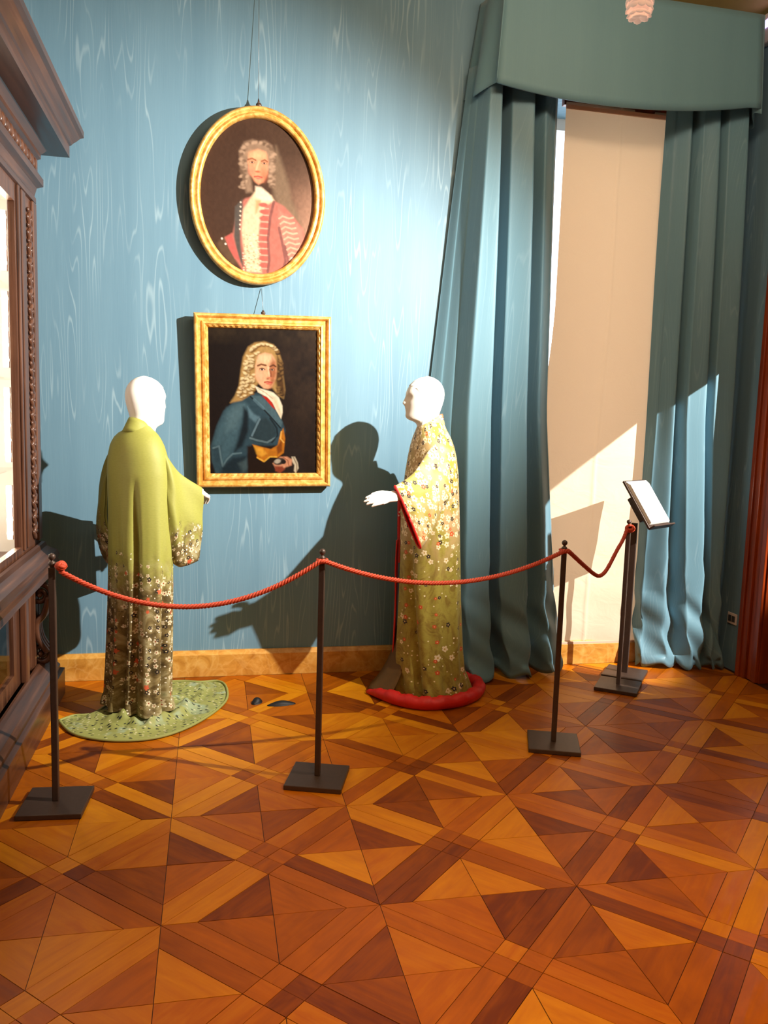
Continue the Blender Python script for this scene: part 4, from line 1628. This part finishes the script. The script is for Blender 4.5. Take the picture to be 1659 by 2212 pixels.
def make_hand(root, wrist, fwd, back, elbow, curl=0.35, side=1, s=1.0):
    """forearm, palm, four fingers and a thumb grown together; back = outward normal of the back of the hand"""
    f = fwd.normalized()
    b_ = (back - f * back.dot(f)).normalized()
    sd = f.cross(b_) * side          # towards the thumb
    mb = MB()

    def chain(pts_, r):
        n_ = len(pts_)
        fine, rr = [], []
        for i in range(n_ - 1):
            for q_ in range(3):
                fine.append(pts_[i].lerp(pts_[i + 1], q_ / 3))
                rr.append(r[i] + (r[i + 1] - r[i]) * q_ / 3)
        fine.append(pts_[-1])
        rr.append(r[-1])
        mb.tube(fine, rr, 10)
        mb.ball(pts_[-1], rr[-1], nu=10, nv=6)
        mb.ball(pts_[0], rr[0], nu=10, nv=6)
    chain([elbow, elbow.lerp(wrist, 0.5), wrist], [0.040 * s, 0.034 * s, 0.025 * s])
    # palm as a flattened block of chains
    for k in range(4):
        o_ = (k - 1.5) * 0.019 * s
        kn = wrist + f * (0.088 - 0.006 * abs(k - 1.3)) * s - sd * o_ + b_ * 0.004
        chain([wrist - sd * o_ * 0.6, wrist.lerp(kn, 0.55) - b_ * 0.002, kn], [0.017 * s, 0.0155 * s, 0.0125 * s])
        ln = (0.078, 0.088, 0.082, 0.064)[k] * s
        a1, a2, a3 = curl * 0.6, curl * 1.5, curl * 2.2
        d1 = f * math.cos(a1) - b_ * math.sin(a1)
        d2 = f * math.cos(a2) - b_ * math.sin(a2)
        d3 = f * math.cos(a3) - b_ * math.sin(a3)
        spl = -sd * (k - 1.5) * 0.012
        p1 = kn + (d1 + spl) * ln * 0.45
        p2 = p1 + (d2 + spl * 0.6) * ln * 0.32
        p3 = p2 + d3 * ln * 0.23
        chain([kn, p1, p2, p3], [0.0105 * s, 0.0092 * s, 0.0082 * s, 0.0066 * s])
    t0 = wrist + f * 0.022 * s + sd * 0.022 * s - b_ * 0.006
    t1 = t0 + (f * 0.7 + sd * 0.55 - b_ * 0.35).normalized() * 0.042 * s
    t2 = t1 + (f * 0.9 + sd * 0.2 - b_ * 0.3).normalized() * 0.032 * s
    t3 = t2 + (f - b_ * 0.2).normalized() * 0.024 * s
    chain([t0, t1, t2, t3], [0.016 * s, 0.0125 * s, 0.0105 * s, 0.008 * s])
    o = mb.build('hand', M['white'], root)
    md = o.modifiers.new('join', 'REMESH')
    md.mode = 'VOXEL'
    md.voxel_size = 0.0026
    md.use_smooth_shade = True
    md = o.modifiers.new('soften', 'SMOOTH')
    md.iterations = 3
    md.factor = 0.4
    return o


def body_loft(fig, rows_, fold, nseg=120):
    """rows_: (centre f, centre l, half f, half l, z); fold(a, t, z) radial displacement"""
    rows, uvs = [], []
    zs_b = [r[4] for r in rows_]
    order = sorted(range(len(rows_)), key=lambda k: zs_b[k])
    R2 = [rows_[k] for k in order]
    zz = [r[4] for r in R2]
    nz = 70
    for i in range(nz + 1):
        z = zz[0] + (zz[-1] - zz[0]) * i / nz
        cf, cl, hf, hl = (float(np.interp(z, zz, [r[k] for r in R2])) for k in range(4))
        row, uvr = [], []
        t = i / nz
        for k in range(nseg):
            a = 2 * PI * k / nseg
            d = fold(a, t, z)
            ca, sa = math.cos(a), math.sin(a)
            L = math.hypot(ca / max(hf, 1e-3), sa / max(hl, 1e-3))
            row.append(fig.p(cf + (hf + d) * ca, cl + (hl + d) * sa, z))
            uvr.append((k / nseg * 1.05, z))
        rows.append(row)
        uvs.append(uvr)
    return MB().grid(rows, cu=True, uvs=uvs)


def sleeve(T, B2, thick, out, nu=40, nv=40, z_uv=0.0):
    """hanging sleeve bag between an upper and a lower edge curve; out = horizontal normal; returns outer bag, lining, cuff path"""
    Tp, Bp = catmull(T, nu), catmull(B2, nu)
    out = Vector(out).normalized()
    outer, inner, uvo = [], [], []
    for i in range(nu):
        s_ = i / (nu - 1)
        row, rin, uvr = [], [], []
        c = (Tp[i] + Bp[i]) / 2
        h = (Tp[i] - Bp[i]) / 2
        th = smooth_interp(s_, [0, 0.35, 0.8, 1], thick)
        for k in range(nv):
            a = 2 * PI * k / nv
            sa, ca = math.sin(a), math.cos(a)
            q_ = math.copysign(abs(ca) ** 0.8, ca)
            wv = 0.007 * math.sin(s_ * 17 + sa * 2) * abs(ca) * (0.5 - 0.5 * sa) + 0.004 * math.sin(s_ * 9 + sa * 7)
            row.append(c + h * sa + out * (th * q_ * (1.0 - 0.25 * sa) + wv * (1 if ca > 0 else -1)))
            rin.append(c + h * sa * 0.985 + out * (th * q_ * (1.0 - 0.25 * sa) * 0.80))
            uvr.append((s_ * 0.42 + (0.6 if ca < 0 else 0), (c + h * sa).z))
        outer.append(row)
        inner.append(rin)
        uvo.append(uvr)
    bag = MB().grid(outer, cu=True, uvs=uvo)
    lin_ = MB().grid(inner, cu=True)
    rim = [(a * 0.5 + b_ * 0.5) for a, b_ in zip(outer[-1], inner[-1])]
    return bag, lin_, rim + [rim[0]]


def ribbon(pts, nrm, wd, th):
    """collar band: strip of width wd along points with given across-directions"""
    rows, uvs = [], []
    u = 0.0
    for i, (p, d) in enumerate(zip(pts, nrm)):
        if i:
            u += (pts[i] - pts[i - 1]).length
        rows.append([p + d * (wd * (k / 4 - 0.5)) for k in range(5)])
        uvs.append([(u, p.z + (k / 4 - 0.5) * wd) for k in range(5)])
    return MB().grid(rows, uvs=uvs)


# ---- figure in the flowered yellow-green kimono, facing the other one
figR = Fig(1.180, 4.34, 178)
manR = thing('mannequin', 'white mannequin in a flowered yellow green kimono with red padded hem', 'mannequin', (1.18, 4.34, 0))


def px_rows(fig, Y, data, kf=True):
    """silhouette rows (photo y, left x, right x, half depth) into centre/half sizes in the figure's frame"""
    out = []
    for y, xl_, xr_, hb in data:
        a, b_ = at(xl_, y, Y), at(xr_, y, Y)
        c = (a + b_) / 2
        half = (b_ - a).length / 2
        d = c - fig.o
        out.append((d.dot(fig.f), d.dot(fig.l) * 0.0, half, hb, max(0.012, c.z)))
    return out


dataR = [(911, 907, 957, 0.058), (919, 903, 960, 0.085), (930, 899, 964, 0.115), (944, 894, 971, 0.150), (962, 889, 977, 0.180), (985, 884, 982, 0.196), (1020, 878, 986, 0.203), (1060, 873, 988, 0.200),
         (1120, 868, 990, 0.192), (1200, 866, 991, 0.186), (1300, 863, 992, 0.182), (1400, 859, 995, 0.190), (1450, 858, 999, 0.200), (1475, 861, 1004, 0.210), (1494, 868, 1006, 0.205)]
rowsR = px_rows(figR, 4.34, dataR)


def foldR(a, t, z):
    dn = max(0.0, min(1.0, (1.25 - z) / 1.1))
    d = dn * (0.006 * math.sin(5 * a + 0.6 + z * 1.2) + 0.005 * math.sin(9 * a + 1.0 - z * 2.0) + 0.003 * math.sin(17 * a + z))
    # deep overlap fold on the near front that drifts back towards the hem
    ac = 0.62 + 0.55 * max(0, (0.75 - z))
    d -= 0.040 * min(1.0, max(0.0, (0.95 - z) / 0.5)) * math.exp(-((a - ac) / 0.13) ** 2)
    d += 0.012 * min(1.0, max(0.0, (0.95 - z) / 0.5)) * math.exp(-((a - ac - 0.30) / 0.2) ** 2)
    if z < 0.12:
        d += (0.12 - z) * 0.20 * (0.5 + 0.5 * math.sin(7 * a)) + 0.010 * math.sin(13 * a)
    return d


kimR = body_loft(figR, rowsR, foldR).build('kimono', M['kimR'], manR, label='yellow green silk kimono with blossoms')
bodyR = make_head(figR, 1.522, 0.052, 0.0, manR)

# collar band, from the nape round the neck and down the front
def collar(fig, cf, z_nape, spread, front_end, wd=0.052, tilt=0.5):
    pts_, nr_ = [], []
    ctrl = []
    for sg in (1, -1):
        seq = [(-0.078, 0.0, z_nape), (-0.066, 0.034 * sg, z_nape - 0.004), (-0.030, 0.058 * sg, z_nape - 0.022), (0.010, 0.058 * sg, z_nape - 0.055), (0.042, 0.046 * sg, z_nape - 0.095), (0.064, 0.020 * sg, z_nape - 0.145),
               (0.080, -0.004 * sg, z_nape - 0.200)] + [(f, l * sg, z) for f, l, z in front_end]
        ctrl.append(seq)
    full = ctrl[0][::-1] + ctrl[1][1:]
    pts_ = catmull([fig.p(cf + f, l, z) for f, l, z in full], 70)
    for i, p in enumerate(pts_):
        t = (pts_[min(i + 1, 69)] - pts_[max(i - 1, 0)]).normalized()
        o_ = (p - fig.p(cf - 0.015, 0, p.z))
        o_.z = 0
        o_ = o_.normalized() if o_.length > 1e-4 else fig.f
        d = t.cross(o_).normalized()
        if d.z < 0:
            d = -d
        d = (d - o_ * tilt).normalized()
        nr_.append(d)
    return ribbon(pts_, nr_, wd, 0.004)


o = collar(figR, 0.026, 1.530, 1, [(0.098, -0.02, 1.24), (0.112, -0.03, 1.12), (0.120, -0.035, 1.0)], 0.060, 0.25).build('collar', M['kimR'], kimR)
md = o.modifiers.new('thickness', 'SOLIDIFY')
md.thickness = 0.010
md.offset = 0

# near sleeve (the figure's left) with red lining, far sleeve the same behind
Tn = [at(950, 940, 4.26), at(925, 975, 4.16), at(893, 1022, 4.07), at(853, 1050, 4.05)]
Bn = [at(962, 1085, 4.24), at(945, 1110, 4.16), at(925, 1160, 4.09), at(907, 1184, 4.06)]
bag, lin_, rim = sleeve(Tn, Bn, [0.10, 0.075, 0.040, 0.034], (0.12, -1, 0))
sl = bag.build('sleeve', M['kimR'], kimR)
lin_.build('sleeve_lining', M['red'], kimR, label='red sleeve lining')
MB().tube(rim, 0.0065, 8).build('cuff_edge', M['red'], kimR, label='red cuff edge')
Tf = [at(950, 940, 4.44), at(920, 975, 4.53), at(890, 1022, 4.58), at(862, 1062, 4.60)]
Bf = [at(955, 1100, 4.45), at(930, 1130, 4.53), at(895, 1180, 4.58), at(862, 1214, 4.60)]
bag, lin_, rim = sleeve(Tf, Bf, [0.09, 0.07, 0.040, 0.034], (0.1, 1, 0))
bag.build('sleeve', M['kimR'], kimR)
lin_.build('sleeve_lining', M['red'], kimR, label='red sleeve lining')
MB().tube(rim, 0.0065, 8).build('cuff_edge', M['red'], kimR, label='red cuff edge')
wr = at(852, 1072, 4.055)
make_hand(manR, wr, at(812, 1079, 4.035) - wr, Vector((-0.1, -0.85, 0.55)), at(902, 1062, 4.12), 0.24, 1, 0.92)
wr = at(902, 1085, 4.60)
make_hand(manR, wr, Vector((-0.8, 0.1, -0.5)), Vector((0, 0.95, 0.4)), at(915, 1040, 4.52), 0.5, -1, 0.86)

# red lining edge at the front opening and the under layer that spreads on the floor
rows, uvs = [], []
for k in range(24):
    t = k / 23
    z = 0.86 - 0.80 * t
    fl = 0.0 + 0.13 * max(0, (t - 0.55) / 0.45) ** 1.6
    row = []
    for i in range(9):
        s_ = i / 8
        row.append(figR.p(0.150 + 0.028 * (1 - s_) + 0.004 * math.sin(t * 9 + i), -0.02 - 0.10 * s_, z))
    rows.append(row)
MB().grid(rows).build('front_lining', M['red'], kimR, label='red lining edge of the front opening').modifiers.new('t', 'SOLIDIFY').thickness = 0.006
rows = []
for k in range(20):
    t = k / 19
    z = 0.34 * (1 - t) ** 1.15 + 0.02
    rr = 0.15 + 0.15 * t ** 1.8
    rows.append([figR.p(rr * math.cos(a) * (1 + 0.03 * math.sin(a * 9)), -0.05 + (0.13 + 0.05 * t) * math.sin(a), z) for a in [(-1.45 + 2.3 * i / 24) for i in range(25)]])
MB().grid(rows).build('under_layer', M['brownsilk'], kimR, label='brown gold under layer spreading to the floor').modifiers.new('t', 'SOLIDIFY').thickness = 0.006

# padded red hem lying on the floor in an open ring
ring = [atz(792, 1489, 0.02), atz(820, 1497, 0.03), atz(860, 1510, 0.034), atz(905, 1518, 0.036), atz(950, 1518, 0.036), atz(1000, 1510, 0.036), atz(1030, 1494, 0.036), atz(1032, 1476, 0.036), atz(1006, 1466, 0.034), atz(960, 1462, 0.03), atz(910, 1462, 0.02)]
rp = catmull(ring, 90)
rr_ = [0.004 + 0.032 * min(1, i / 14) ** 0.7 * min(1, (89 - i) / 10 + 0.2) * (1 + 0.07 * math.sin(i * 0.9) + 0.05 * math.sin(i * 2.3)) for i in range(90)]
rp = [Vector((p.x, p.y, max(r * 0.96, 0.004))) for p, r in zip(rp, rr_)]
MB().tube(rp, rr_, 14).build('padded_hem', M['red'], kimR, label='thick red padded hem ring on the floor')

# ---- figure in the plain moss green kimono, seen from behind
figL = Fig(-0.345, 4.21, 42)
manL = thing('mannequin', 'white mannequin seen from behind in a moss green kimono with painted skirt', 'mannequin', (-0.347, 4.24, 0))
dataL = [(918, 283, 324), (926, 272, 330), (934, 256, 340), (946, 243, 349), (962, 235, 357), (985, 230, 364), (1020, 228, 369), (1080, 230, 371), (1160, 232, 373), (1260, 233, 373), (1360, 231, 372), (1440, 228, 371), (1500, 225, 371), (1522, 223, 373)]
rowsL = []
for y, xl_, xr_ in dataL:
    a, b_ = at(xl_, y, 4.21), at(xr_, y, 4.21)
    c = (a + b_) / 2
    half = (b_ - a).length / 2
    rat = 1.45 if half > 0.09 else 1.1
    # extent along X of an ellipse turned by the heading
    hf = half / math.sqrt(figL.f.x ** 2 + (rat * figL.l.x) ** 2)
    dx = c.x - figL.o.x
    rowsL.append((dx * figL.f.x, dx * figL.l.x, hf, hf * rat, max(0.012, c.z)))


def foldL(a, t, z):
    dn = max(0.0, min(1.0, (1.20 - z) / 0.9))
    d = dn * (0.008 * math.sin(6 * a + 0.4) + 0.005 * math.sin(11 * a + 2.0 + z) + 0.003 * math.sin(19 * a - z * 2))
    k = min(1.0, max(0.0, (0.85 - z) / 0.5))
    # two dark grooves down the back
    d -= 0.060 * k * math.exp(-((a - 3.34) / 0.11) ** 2)
    d -= 0.065 * k * math.exp(-((a - 4.78) / 0.11) ** 2)
    d += 0.014 * k * math.exp(-((a - 4.1) / 0.30) ** 2)
    d += 0.012 * k * math.exp(-((a - 3.02) / 0.12) ** 2)
    d -= 0.034 * min(1.0, max(0, (1.22 - z) / 0.3)) * math.exp(-((a - 3.75) / 0.09) ** 2)
    d -= 0.016 * min(1.0, max(0, (1.18 - z) / 0.3)) * math.exp(-((a - 3.2) / 0.07) ** 2)
    if z < 0.10:
        d += (0.10 - z) * 0.12 + 0.008 * math.sin(11 * a)
    return d


kimL = body_loft(figL, rowsL, foldL).build('kimono', M['kimL'], manL, label='moss green silk kimono with a painted lower half')
bodyL = make_head(figL, 1.462, 0.045, 0.0, manL)
o = collar(figL, 0.020, 1.462, 1, [(0.098, -0.02, 1.20), (0.112, -0.03, 1.08)], 0.074).build('collar', M['kimL'], kimL)
md = o.modifiers.new('thickness', 'SOLIDIFY')
md.thickness = 0.010
md.offset = 0
# right sleeve, held out towards the other figure
Tn = [at(318, 946, 4.20), at(352, 975, 4.14), at(388, 1022, 4.18), at(436, 1053, 4.25)]
Bn = [at(338, 1120, 4.19), at(354, 1185, 4.16), at(384, 1224, 4.20), at(424, 1212, 4.29)]
bag, lin_, rim = sleeve(Tn, Bn, [0.09, 0.075, 0.045, 0.036], (0.55, -0.85, 0))
bag.build('sleeve', M['kimLs'], kimL)
lin_.build('sleeve_lining', M['kimL'], kimL)
Tn = [at(262, 950, 4.36), at(238, 985, 4.42), at(236, 1040, 4.52), at(262, 1090, 4.66)]
Bn = [at(250, 1160, 4.36), at(236, 1200, 4.42), at(240, 1222, 4.52), at(268, 1235, 4.66)]
bag, lin_, rim = sleeve(Tn, Bn, [0.08, 0.075, 0.05, 0.036], (-0.8, 0.5, 0))
bag.build('sleeve', M['kimLs'], kimL)
lin_.build('sleeve_lining', M['kimL'], kimL)
wr = at(432, 1062, 4.25)
make_hand(manL, wr, at(447, 1072, 4.35) - wr, Vector((0.3, -0.5, 0.8)), at(402, 1064, 4.22), 0.55, -1, 0.86)
wr = at(268, 1110, 4.66)
make_hand(manL, wr, Vector((0.8, 0.15, -0.3)), Vector((-0.1, 0.6, 0.8)), at(240, 1040, 4.50), 0.4, 1, 0.86)

# train spread on the floor
ol = [atz(*p) for p in ((128, 1560), (150, 1583), (185, 1596), (240, 1603), (300, 1602), (350, 1594), (400, 1577), (445, 1553), (478, 1528), (491, 1508), (487, 1484), (470, 1474), (432, 1476), (395, 1474), (350, 1478), (290, 1500), (240, 1522), (200, 1545), (160, 1549))]
ol = catmull(ol + [ol[0]], 120)[:-1]
cen = Vector((-0.335, 4.22, 0))
rows, uvs = [], []
for k in range(26):
    t = k / 25
    row, uvr = [], []
    for i, p in enumerate(ol):
        a = i / len(ol) * 2 * PI
        q = cen.lerp(p, t)
        z = 0.010 + 0.05 * (1 - t) ** 2 + (0.012 * math.sin(a * 3 + t * 14) + 0.010 * math.sin(a * 7 - t * 9 + 1)) * t * (1 - t) * 2.4
        for t0_, a0_, wa_, hh_ in ((0.50, 1.0, 0.55, 0.055), (0.62, 1.7, 0.5, 0.040), (0.56, 2.5, 0.45, 0.045), (0.72, 0.7, 0.35, 0.030), (0.66, 3.3, 0.5, 0.030)):
            z += hh_ * math.exp(-((t - t0_ - 0.05 * math.sin(a * 6)) / 0.055) ** 2) * math.exp(-((a - a0_) / wa_) ** 2) * (0.75 + 0.25 * math.sin(a * 17))
        z = max(0.006, z) if t < 1 else 0.003
        row.append(Vector((q.x, q.y, z)))
        uvr.append((q.x, q.y))
    rows.append(row)
    uvs.append(uvr)
MB().grid(rows, cu=True, uvs=uvs).build('train', M['train'], kimL, label='green embroidered train spread on the floor')
MB().tube([Vector((p.x, p.y, 0.008)) for p in ol] + [Vector((ol[0].x, ol[0].y, 0.008))], 0.007, 8).build('train_edge', M['train'], kimL)
# ------------------------------------------------------------------ small things
# two small dark shapes of unclear kind on the floor between the figures
def dark_shape(name, label, x, y, rz, ln, wd, h_):
    b_ = MB()
    rows_ = []
    for i in range(15):
        t = i / 14
        r_ = math.sin(PI * (0.06 + 0.88 * t)) ** 0.7
        rows_.append([Vector(((t - 0.5) * ln, r_ * wd / 2 * math.cos(a), max(0.0, r_ * h_ * (0.55 + 0.45 * math.sin(PI * t)) * math.sin(a)))) for a in [PI * k / 10 for k in range(11)] + [PI, 0.0]])
    b_.grid(rows_, cap0=True, cap1=True)
    o_ = b_.build(name, M['black'])
    o_.location = (x, y, 0.0)
    o_.rotation_euler = (0, 0, rz)
    return tag(o_, label, 'shoe', 'small black shapes on the floor')


p = atz(555, 1518)
dark_shape('dark_shape', 'short low black shape lying on the parquet nearer the green train', p.x, p.y, 0.9, 0.075, 0.05, 0.030)
p = atz(608, 1522)
dark_shape('dark_shape', 'long pointed black shape lying on the parquet nearer the middle stanchion', p.x, p.y, 0.12, 0.150, 0.05, 0.022)

# socket plate on the right wall
o = thing('wall_socket', 'small grey socket plate low on the dark wall beside the door casing', 'socket', (XR, 4.546, 0.33))
MB().bx(XR - 0.008, XR, 4.50, 4.59, 0.295, 0.365, 0.002).build('plate', M['plastic'], o)
for k in range(2):
    MB().bx(XR - 0.012, XR - 0.006, 4.512 + k * 0.036, 4.542 + k * 0.036, 0.310, 0.350, 0.002).build('switch', M['steel'], o)

# white wall unit with violet lamp near the ceiling
o = thing('wall_sensor', 'white wall sensor box with a violet light high in the room corner', 'sensor', (XR, 4.6, 3.9))
MB().bx(XR - 0.05, XR, 4.50, 4.668, 3.80, 3.97, 0.010).build('housing', M['plastic'], o)
MB().bx(XR - 0.056, XR - 0.048, 4.52, 4.632, 3.885, 3.93, 0.004).build('indicator', M['violet'], o)

# glass flower at the bottom of the chandelier
cx, cy, cz = at(1382, 8, 1.9)
ch = thing('chandelier', 'pale pink glass flower at the bottom of the chandelier hanging from the ceiling', 'chandelier', (cx, cy, cz))
MB().tube([(cx, cy, cz + 0.02), (cx, cy, ZC)], 0.006, 8).build('stem', M['gold'], ch)
MB().lathe([(0.0, 0.0), (0.06, 0.0), (0.075, 0.012), (0.03, 0.04), (0.0, 0.05)], cx, cy, ZC - 0.051, 20).build('ceiling_rose', M['gold'], ch)
for ring_, (n_, rad, zz_, tl) in enumerate(((5, 0.012, -0.031, 0.35), (8, 0.022, -0.022, 0.7), (10, 0.030, -0.007, 1.0), (12, 0.034, 0.010, 1.25))):
    for k in range(n_):
        a = 2 * PI * (k + 0.5 * ring_) / n_
        R3 = Matrix.Rotation(a, 3, 'Z') @ Matrix.Rotation(tl, 3, 'Y')
        MB().ball((cx + rad * 0.8 * math.cos(a), cy + rad * 0.8 * math.sin(a), cz + zz_), 0.0144, 0.0114, 0.004, 10, 6, R3).build('petal', M['flowerglass'], ch)
MB().lathe([(0.0, -0.03), (0.012, -0.027), (0.027, -0.006), (0.03, 0.018), (0.012, 0.036), (0.0, 0.037)], cx, cy, cz, 16).build('core', M['flowerglass'], ch)
